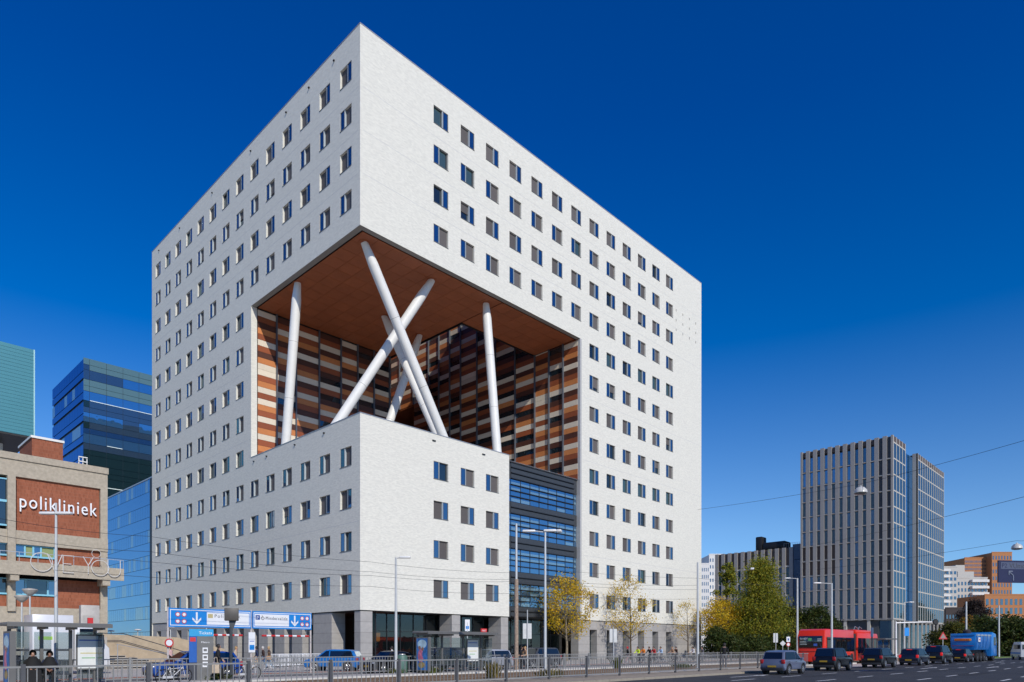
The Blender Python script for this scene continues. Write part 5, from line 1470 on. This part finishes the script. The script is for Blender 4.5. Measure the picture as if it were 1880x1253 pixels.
# ================================================================ people
skin_l = mat('skin_light', (.52, .30, .21), .55, var=.05); skin_m = mat('skin_mid', (.33, .17, .11), .55, var=.05)
hair_d = mat('hair_dark', (.02, .014, .011), .6, var=.2, scale=40); hair_g = mat('hair_grey', (.5, .48, .45), .7, var=.2, scale=40); hair_b = mat('hair_blond', (.42, .27, .12), .7, var=.2, scale=40)
def cloth(n, c): return mat('cloth_' + n, c, .85, var=.12, scale=9)
C_BLACK = cloth('black', (.01, .01, .011)); C_NAVY = cloth('navy', (.018, .03, .075)); C_JEANS = cloth('jeans', (.09, .15, .26)); C_PALE = cloth('pale_jeans', (.26, .34, .42)); C_BEIGE = cloth('beige', (.5, .40, .29)); C_BROWN = cloth('brown', (.055, .03, .024)); C_WHITE = cloth('white', (.65, .65, .66)); C_RED = cloth('red', (.5, .03, .03)); C_NEON = cloth('neon_yellow', (.6, .75, .03)); C_ORANGE = cloth('orange', (.75, .22, .02)); C_SKY = cloth('sky_blue', (.35, .5, .68)); C_TAN = cloth('tan', (.42, .26, .15)); C_PINK = cloth('pink', (.6, .38, .36)); C_GREY = cloth('grey', (.13, .13, .14)); SHOE = cloth('shoe', (.04, .035, .03)); SHOE_W = cloth('white_shoe', (.6, .6, .58))
def skeleton(pose):
    """joint -> (position, radius); x forward, y left, z up, metres"""
    J = {}
    if pose == 'stand':
        pel, ch = .96, 1.30; lean = 0
        kn = ((.03, .10, .52), (.0, -.10, .52)); an = ((-.02, .11, .09), (-.03, -.11, .09))
        el = ((-.03, .25, 1.13), (-.03, -.25, 1.13)); wr = ((.12, .22, .93), (.12, -.22, .93))
    elif pose == 'walk':
        pel, ch = .95, 1.30; lean = .03
        kn = ((.17, .09, .54), (-.03, -.09, .50)); an = ((.28, .09, .12), (-.28, -.09, .17))
        el = ((-.10, .25, 1.13), (.06, -.25, 1.12)); wr = ((-.02, .24, .90), (.22, -.22, .98))
    elif pose == 'sit':
        pel, ch = .52, .88; lean = .02
        kn = ((.44, .12, .50), (.44, -.12, .50)); an = ((.46, .12, .09), (.40, -.12, .09))
        el = ((.08, .25, .72), (.08, -.25, .72)); wr = ((.30, .09, .62), (.30, -.07, .62))
    else:                                   # cycle
        pel, ch = .98, 1.30; lean = .14
        kn = ((.33, .09, .80), (.22, -.09, .58)); an = ((.10, .10, .42), (.02, -.10, .22))
        el = ((.28, .25, 1.12), (.28, -.25, 1.12)); wr = ((.56, .23, 1.08), (.56, -.23, 1.08))
    J['pelvis'] = ((0, 0, pel), .135); J['chest'] = ((lean, 0, ch), .145); J['upper'] = ((lean * 1.2, 0, ch + .10), .125)
    hz = ch + .19
    J['neck'] = ((lean * 1.3 + .01, 0, hz), .058); J['head'] = ((lean * 1.3 + .03, 0, hz + .11), .088); J['crown'] = ((lean * 1.3 + .02, 0, hz + .20), .078)
    J['nose'] = ((lean * 1.3 + .125, 0, hz + .10), .018)
    for s, n in ((1, 'l'), (-1, 'r')):
        i = 0 if s > 0 else 1
        J['shoulder' + n] = ((lean * 1.2, s * .17, ch + .11), .072); J['elbow' + n] = (el[i], .048); J['wrist' + n] = (wr[i], .033)
        d = (Vector(wr[i]) - Vector(el[i])).normalized()
        side = Vector((0, s, 0)).cross(d).normalized()
        pm = Vector(wr[i]) + d * .075; J['palm' + n] = (tuple(pm), .030)
        for k in range(4):
            b_ = pm + side * (k - 1.5) * .022
            L = (.065, .08, .075, .055)[k]
            J['f%d%s' % (k, n)] = (tuple(b_ + d * L * .6), .0095); J['t%d%s' % (k, n)] = (tuple(b_ + d * L + Vector((.02, 0, -.012))), .008)
        tb = Vector(wr[i]) + d * .03 + side * .035; J['thumb' + n] = (tuple(tb + d * .04 + side * .012), .010)
        J['hip' + n] = ((0, s * .095, pel - .05), .098); J['knee' + n] = (kn[i], .062); J['ankle' + n] = (an[i], .042)
        J['toe' + n] = ((an[i][0] + .15, an[i][1], max(.035, an[i][2] - .05)), .036)
    B = [('pelvis', 'chest', 'top'), ('chest', 'upper', 'top'), ('upper', 'neck', 'skin'), ('neck', 'head', 'skin'), ('head', 'crown', 'hair'), ('head', 'nose', 'skin')]
    for n in 'lr':
        B += [('upper', 'shoulder' + n, 'top'), ('shoulder' + n, 'elbow' + n, 'top'), ('elbow' + n, 'wrist' + n, 'sleeve'), ('wrist' + n, 'palm' + n, 'skin'), ('wrist' + n, 'thumb' + n, 'skin')]
        for k in range(4): B += [('palm' + n, 'f%d%s' % (k, n), 'skin'), ('f%d%s' % (k, n), 't%d%s' % (k, n), 'skin')]
        B += [('pelvis', 'hip' + n, 'legs'), ('hip' + n, 'knee' + n, 'legs'), ('knee' + n, 'ankle' + n, 'legs'), ('ankle' + n, 'toe' + n, 'shoe')]
    return J, B
def body_raw(pose):
    J, B = skeleton(pose)
    names = list(J); idx = {n: i for i, n in enumerate(names)}
    me = bpy.data.meshes.new('body')
    me.from_pydata([J[n][0] for n in names], [(idx[a], idx[b_]) for a, b_, _ in B], [])
    o = bpy.data.objects.new('tmp', me); col.objects.link(o)
    sk = o.modifiers.new('skin', 'SKIN'); sk.branch_smoothing = .4
    su_ = o.modifiers.new('sub', 'SUBSURF'); su_.levels = 1
    if not me.skin_vertices: 
        bm = bmesh.new(); bm.from_mesh(me); bm.verts.layers.skin.verify(); bm.to_mesh(me); bm.free()
    for n in names:
        sv = me.skin_vertices[0].data[idx[n]]; sv.radius = (J[n][1], J[n][1]); sv.use_root = n == 'pelvis'
    bpy.context.view_layer.update()
    ev = bpy.data.meshes.new_from_object(o.evaluated_get(bpy.context.evaluated_depsgraph_get()))
    bpy.data.objects.remove(o)
    segs = [(Vector(J[a][0]), Vector(J[b_][0]), k) for a, b_, k in B]
    lab = []
    for p in ev.polygons:
        c = p.center; best = None
        for a, b_, k in segs:
            ab = b_ - a; t_ = max(0, min(1, (c - a).dot(ab) / max(1e-6, ab.length_squared)))
            d = (a + ab * t_ - c).length
            if best is None or d < best[0]: best = (d, k)
        lab.append(best[1])
    hd = Vector(J['head'][0]); nk = Vector(J['neck'][0])
    return ev, lab, hd, J
RAW = {p: body_raw(p) for p in ('stand', 'walk', 'sit', 'cycle')}
def person(label, u, v, rz, pose, top, legs, hair=hair_d, skin=skin_l, shoe=SHOE, scale=1.0, z=0.0, sleeve=None, hood=None, skirt=None, extra=None, group=None):
    t = thing('person', label, 'person', (u, v, z), rz, group)
    t.scale = (scale,) * 3
    ev, lab, hd, J = RAW[pose]
    me = ev.copy()
    me.materials.clear()
    ms = {'top': top, 'legs': legs, 'hair': hair, 'skin': skin, 'shoe': shoe, 'sleeve': sleeve or top}
    keys = list(ms)
    for k in keys: me.materials.append(ms[k])
    for p, k in zip(me.polygons, lab):
        if k == 'hair' or (k == 'skin' and (p.center - hd).length < .16 and (p.center.x < hd.x - .01 or p.center.z > hd.z + .06)): k = 'hair'
        p.material_index = keys.index(k); p.use_smooth = True
    link('body', me, t)
    # hair or hood, eyes, mouth
    hc = hood or hair
    b = MB()
    n1, n2 = 12, 7
    hs = 1.2 if hood else 1.0
    vs = []
    for i in range(n2 + 1):
        th = math.pi * (.02 + .62 * i / n2)
        for j in range(n1):
            ph = math.pi * (.32 + 1.36 * j / (n1 - 1))
            vs.append((hd.x - .005 + hs * .112 * math.sin(th) * math.cos(ph), hs * .098 * math.sin(th) * math.sin(ph), hd.z + .02 + hs * .125 * math.cos(th)))
    b.add(vs, [(i * n1 + j, i * n1 + j + 1, (i + 1) * n1 + j + 1, (i + 1) * n1 + j) for i in range(n2) for j in range(n1 - 1)], 0, True)
    if hood:
        b.lathe([(.11, hd.z - .08), (.17, hd.z - .18), (.27, hd.z - .34), (.3, hd.z - .55)], (hd.x - .05, 0, 0), 16)
    b.build('hood' if hood else 'hair', hc, t)
    f = MB()
    for s in (-1, 1): f.lathe([(.002, -.012), (.012, 0), (.002, .012)], (hd.x + .088, s * .032, hd.z + .015), 8)
    f.box(hd.x + .082, hd.x + .092, -.024, .024, hd.z - .052, hd.z - .042, 1)
    f.build('face_features', [hair_d, mat('lips', (.35, .10, .08), .5, var=0)], t)
    if skirt:
        if pose == 'sit': MB().add([(-.14, -.2, .62), (-.14, .2, .62), (.5, .24, .62), (.5, -.24, .62), (.52, .28, .06), (.52, -.28, .06), (-.1, .2, .4), (-.1, -.2, .4)], [(0, 1, 2, 3), (3, 2, 4, 5), (1, 6, 4, 2), (0, 3, 5, 7)], 0, False).build('skirt', skirt, t)
        else: MB().lathe([(.17, 1.0), (.2, .8), (.27, .45), (.3, .1)], n=16).build('skirt', skirt, t)
    if extra: extra(t, J)
    return t
def bag(m, x, y, z0, z1, w=.16):
    def f(t, J):
        MB().bbox(x - w, x + w, y - .06, y + .06, z0, z1, .03).build('bag', m, t)
        MB().path([(x - .08, y, z1), (x - .05, y, z1 + .25), (x + .05, y, z1 + .25), (x + .08, y, z1)], .012).build('strap', m, t)
    return f
towards = lambda u, v: math.atan2(CAM[1] - v, CAM[0] - u)
AW = math.atan2(EU[1] * -1, EU[0])                 # to the right as seen from the camera
u, v = on_v(62, -24.0), -24.0
person('seated person in long black robe and headscarf on the shelter bench', u, -23.85, R(-100), 'sit', C_BLACK, C_BLACK, hood=C_BLACK, skirt=C_BLACK, z=.08, scale=1.1, group='people waiting in the shelter')
u2 = on_v(92, -23.9)
person('seated person in dark navy padded jacket with hood on the shelter bench', u2, -23.85, R(-105), 'sit', C_NAVY, C_BLACK, hood=C_BLACK, skin=skin_m, z=.08, scale=1.08, group='people waiting in the shelter')
u, v = at(399, 33)
person('person in black jacket with beige tote bag walking before the ticket pillar', u, v, AW + R(20), 'walk', C_BLACK, C_BLACK, z=.08, skin=skin_l, extra=bag(C_BEIGE, -.05, -.32, .35, .85), scale=1.0)
for n, (x, d, top, legs, hr, sh, lb_) in enumerate(((472, 50, C_NAVY, C_BEIGE, hair_d, SHOE_W, 'walking person in navy jacket and cream trousers under the parking sign'), (484, 51, C_BROWN, C_JEANS, hair_g, SHOE, 'grey haired walking person in dark brown coat and blue jeans'), (495, 50, C_BROWN, C_PALE, hair_b, SHOE_W, 'fair haired walking person in dark jacket, pale jeans and brown bag'))):
    u, v = at(x, d)
    person(lb_, u, v, AW + R(180) + R(10), 'walk', top, legs, hr, shoe=sh, group='pedestrians under the parking sign', extra=bag(C_TAN, 0, .3, .75, 1.05, .14) if n == 2 else None)
u, v = at(313, 52); person('person in pale pink top by the no parking disc at the ramp foot', u, v, AW, 'walk', C_PINK, C_BLACK, z=0.0)
u, v = at(432, 46); person('person in beige jacket partly hidden behind the traffic signal pole', u, v, AW, 'walk', C_BEIGE, C_BEIGE, hair_b)
u, v = at(721, 46); person('person in white shirt beside the white lamp post', u, v, AW + R(180), 'walk', C_WHITE, C_GREY)
u, v = at(957, 50); person('person in black jacket beside the rusty pole', u, v, AW, 'stand', C_BLACK, C_BLACK)
u, v = at(1330, 48.0); person('tall person in black jacket and grey trousers at the near railing end', u, v, towards(u, v) + R(170), 'stand', C_BLACK, C_GREY, scale=1.06, shoe=SHOE_W, z=.12)
u, v = at(1153, 62); person('person with red cap and black shirt before the narrow openings', u, v, AW + R(170), 'walk', C_BLACK, C_PINK, hair=C_RED)
cyc = [(968, 50, C_TAN, C_GREY, hair_b, 'fair haired cyclist in tan jacket before the glass entrance'), (1173, 70, C_NEON, C_BLACK, hair_d, 'cyclist in neon yellow vest'), (1182, 72, C_ORANGE, C_BLACK, hair_d, 'cyclist in orange vest right of the neon one'), (1194, 70, C_BLACK, C_BLACK, hair_d, 'cyclist in black between the orange and red ones'), (1202, 71, C_RED, C_BLACK, hair_d, 'cyclist in red jacket'), (1215, 74, C_SKY, C_GREY, hair_d, 'cyclist in pale blue shirt'), (1236, 76, C_TAN, C_BLACK, hair_b, 'cyclist in tan top left of the bare tree'), (1243, 78, C_BROWN, C_BLACK, hair_d, 'cyclist in brown close behind the tan one'), (1274, 80, C_WHITE, C_BLACK, hair_d, 'cyclist in white shirt left of the white tram pole'), (1290, 82, C_GREY, C_JEANS, hair_d, 'cyclist in grey top and jeans right of the white tram pole')]
for n, (x, d, top, legs, hr, lb_) in enumerate(cyc):
    u, v = at(x, d)
    rz = R(180) + R(rnd.uniform(-12, 12)) if n else R(170)
    person(lb_, u, v, rz, 'cycle', top, legs, hr, group='cyclists in front of the white building')
    bike('bicycle ridden by the ' + lb_, u + .22 * math.cos(rz), v + .22 * math.sin(rz), rz, (0, 0, 1, 0, 3, 1, 0, 3, 0, 1)[n], 'ridden bicycles')

# ================================================================ trees and plants
bark = mat('bark', (.10, .075, .05), .9, var=.25, scale=8, bump=.4)
bark_l = mat('pale_bark', (.22, .18, .12), .9, var=.25, scale=8, bump=.4)
L_YEL = leafmat('autumn_leaf', [(.62, .36, .012), (.70, .48, .02), (.54, .30, .01), (.38, .34, .025), (.66, .44, .02)])
L_YG = leafmat('yellow_green_leaf', [(.22, .22, .018), (.32, .28, .018), (.15, .19, .02), (.09, .13, .018), (.38, .29, .02)])
L_GRN = leafmat('green_leaf', [(.035, .06, .012), (.05, .08, .014), (.022, .04, .008), (.09, .09, .014), (.03, .05, .012)])
L_MIX = leafmat('mixed_leaf', [(.06, .085, .014), (.11, .11, .015), (.035, .055, .012), (.15, .12, .014), (.07, .08, .014)])
L_ORG = leafmat('orange_leaf', [(.28, .12, .012), (.36, .17, .015), (.12, .09, .012), (.20, .13, .012)])
L_DRK = leafmat('dark_twig_leaf', [(.03, .022, .02), (.045, .03, .026), (.02, .016, .015)])
def leaves(rg, centres, n, size, spread, squash=.8):
    vs, fs = [], []
    for c, w in centres:
        for i in range(int(n * w)):
            d = Vector((rg.gauss(0, 1), rg.gauss(0, 1), rg.gauss(0, 1) * squash))
            p = Vector(c) + d * spread * w ** .4 * .5
            s = size * rg.uniform(.6, 1.35)
            q = Quaternion((rg.gauss(0, 1), rg.gauss(0, 1), rg.gauss(0, 1), rg.gauss(0, 1))).normalized()
            a = q @ Vector((s, 0, 0)); b_ = q @ Vector((0, s * .5, 0)); k = len(vs)
            vs += [tuple(p - a), tuple(p + b_), tuple(p + a), tuple(p - b_)]; fs.append((k, k + 1, k + 2, k + 3))
    return vs, fs
def tree(name, label, u, v, h, w, leaf, seed, trunk_r=.13, crown0=.32, n_cl=34, per=90, size=.16, shape='round', barkm=bark, group=None, cat='tree', sparse=1.0, z=0):
    rg = random.Random(seed)
    t = thing(name, label, cat, (u, v, z), 0, group)
    tr_ = MB()
    lean = Vector((rg.uniform(-.2, .2), rg.uniform(-.2, .2), 0))
    pts = [Vector((0, 0, 0)) + lean * (k / 5) ** 2 * 2 + Vector((rg.uniform(-.06, .06), rg.uniform(-.06, .06), h * .92 * k / 5)) for k in range(6)]
    for k in range(5): tr_.tube(pts[k], pts[k + 1], trunk_r * (1 - k * .185), trunk_r * (1 - (k + 1) * .185), 8)
    cs = []
    for i in range(n_cl):
        f = rg.uniform(0, 1); zz = h * (crown0 + (1 - crown0) * f)
        if shape == 'cone': rw = w / 2 * max(.10, (1 - f) ** .75 * (.55 + .45 * min(1, f * 5)))
        elif shape == 'column': rw = w / 2 * (.55 + .45 * math.sin(math.pi * min(1, f * 1.05)))
        else: rw = w / 2 * max(.12, math.sin(math.pi * (.12 + .86 * f)) ** .7)
        a = rg.uniform(0, 2 * math.pi); rr = rw * math.sqrt(rg.uniform(.12, 1))
        base = pts[min(5, int(zz / (h * .92) * 5))]
        c = Vector((base.x + rr * math.cos(a), base.y + rr * math.sin(a), zz)); cs.append((c, rg.uniform(.5, 1.4)))
        k = max(0, zz - rr * .7 - .3); kk = min(4, int(k / (h * .92) * 5)); st = pts[kk].lerp(pts[kk + 1], min(1, k / (h * .92) * 5 - kk))
        m_ = st.lerp(c, .5) + Vector((0, 0, -.12 * rr))
        r0 = max(.02, trunk_r * .32 * (1 - zz / h * .6))
        tr_.tube(st, m_, r0, r0 * .65, 5); tr_.tube(m_, c, r0 * .65, r0 * .2, 5)
        for q in range(2):
            e = c + Vector((rg.gauss(0, .35), rg.gauss(0, .35), rg.gauss(0, .3))) * w * .14
            tr_.tube(m_.lerp(c, .6), e, r0 * .35, .008, 4)
    tr_.build('trunk', barkm, t)
    vs, fs = leaves(rg, cs, per * sparse, size, w * .155)
    MB().add(vs, fs).build('crown', leaf, t)
    return t
aut = 'autumn trees before the white building'
tree('street_tree', 'golden autumn street tree in front of the glass infill', 27.5, -3.2, 10.2, 6.6, L_YEL, 3, .17, .36, 60, 92, .125, group=aut, barkm=bark_l)
tree('street_tree', 'thin yellow autumn street tree before the tall right wing', 41.2, -3.2, 11.0, 7.0, L_YEL, 11, .15, .34, 50, 56, .12, group=aut)
tree('street_tree', 'nearly bare slender street tree left of the white tram pole', 56.5, -3.2, 8.6, 5.0, L_YEL, 23, .14, .4, 34, 26, .11, group=aut)
tree('street_tree', 'bright yellow low street tree at the far end of the white building', 65.5, -4.0, 9.4, 7.4, L_YEL, 31, .15, .36, 60, 120, .14, group=aut, barkm=bark_l)
bt = 'trees before the finned block'
u, v = at(1396, 110); tree('conical_tree', 'tall conical yellow green tree before the finned block', u, v, zpx(1033, 110), 11.2, L_YG, 41, .3, .06, 220, 190, .15, 'cone', group=bt)
u, v = at(1332, 122); tree('slender_tree', 'slender olive tree left of the conical tree', u, v, zpx(1036, 122), 4.2, L_YG, 42, .2, .1, 60, 130, .19, 'column', group=bt)
u, v = at(1352, 124); tree('hedge_tree', 'rounded olive tree low in front of the slender tree', u, v, 8.2, 7, L_MIX, 43, .18, .12, 60, 170, .19, group=bt)
u, v = at(1420, 128); tree('hedge_tree', 'green rounded tree right of the conical tree', u, v, 8.6, 7.5, L_MIX, 44, .18, .1, 60, 170, .19, group=bt)
u, v = at(1452, 126); tree('hedge_tree', 'brownish rounded tree behind the bus rear', u, v, 9.0, 6, L_MIX, 45, .18, .1, 60, 170, .19, group=bt)
u, v = at(1495, 125); tree('hedge_tree', 'wide green shrub tree above the bus roof', u, v, 8.4, 8, L_GRN, 46, .18, .1, 70, 170, .19, group=bt)
u, v = at(1526, 128); tree('hedge_tree', 'small green shrub tree left of the lamp arm post', u, v, 7.0, 5, L_GRN, 47, .15, .1, 50, 150, .19, group=bt)
for n, (x, d, h_) in enumerate(((1318, 106, 4.2), (1345, 104, 3.2), (1378, 105, 2.9), (1408, 106, 2.6), (1440, 106, 3.4))):
    u, v = at(x, d)
    tree('hedge_shrub', ('dark hedge shrub under the bright yellow tree', 'dark hedge shrub behind the tall person', 'dark hedge shrub behind the white car', 'dark hedge shrub below the conical tree', 'dark hedge shrub behind the stacked signs')[n], u, v, h_, 5.2, L_GRN, 60 + n, .1, .05, 50, 160, .16, group='dark hedge shrubs', cat='shrub')
rt = 'trees at the end of the road'
for n, (x, d, y, w_, lf, lb_) in enumerate(((1752, 150, 1152, 9, L_MIX, 'olive tree right behind the tower columns'), (1778, 160, 1140, 8, L_ORG, 'orange autumn tree above the blue truck'), (1812, 150, 1138, 11, L_GRN, 'green tree above the truck cab'), (1852, 120, 1142, 10, L_GRN, 'dark green tree right of the blue truck'), (1888, 120, 1146, 9, L_MIX, 'olive tree at the right picture edge'), (1790, 200, 1106, 9, L_DRK, 'dark purple leaved tree before the far apartments'))):
    u, v = at(x, d)
    tree('park_tree', lb_, u, v, zpx(y, d), w_, lf, 80 + n, .22, .12, 70, 170, .24, group=rt)
# grass tufts along fences and kerbs
def tuft(label, x, d, n, h_, m, seed, spread=.4):
    rg = random.Random(seed); u, v = at(x, d); vs, fs = [], []
    for i in range(n):
        a = rg.uniform(0, 6.28); r_ = rg.uniform(0, spread); b_ = Vector((r_ * math.cos(a), r_ * math.sin(a), 0)); tip = b_ + Vector((rg.gauss(0, .22), rg.gauss(0, .22), h_ * rg.uniform(.5, 1.1)))
        w = Vector((math.sin(a), -math.cos(a), 0)) * .018; k = len(vs); md = b_.lerp(tip, .55) + Vector((0, 0, .08))
        vs += [tuple(b_ - w), tuple(b_ + w), tuple(md + w * .8), tuple(tip), tuple(md - w * .8)]; fs.append((k, k + 1, k + 2, k + 3, k + 4))
    o = MB().add(vs, fs).build('grass_tuft', m); o.location = (u, v, 0.08 if d < 60 else 0)
    tag(o, label, 'grass', 'weeds along the fences')
G1 = leafmat('dry_grass', [(.22, .17, .05), (.14, .14, .03), (.30, .20, .06)]); G2 = leafmat('green_grass', [(.06, .10, .02), (.10, .13, .02), (.16, .13, .03)])
tuft('tall dry grass tuft below the near railing before the silver compact', 905, 36.5, 240, .85, G1, 1)
tuft('low rusty weeds at the foot of the black collared lamp post', 1010, 36, 200, .5, G1, 2, .9)
tuft('green weeds at the foot of the green litter bin', 728, 42.2, 160, .35, G2, 3, .7)
tuft('green weeds beside the right shelter poster', 790, 42.6, 160, .4, G2, 4, .7)
tuft('yellow green tall weeds by the far railing below the sign back', 1133, 52, 160, .9, G2, 5, .3)
tuft('flat green weeds on the track bed right of the narrow openings', 1253, 54, 200, .3, G2, 6, .8)
tuft('green weeds at the foot of the ticket pillar', 395, 34, 160, .3, G2, 7, .8)
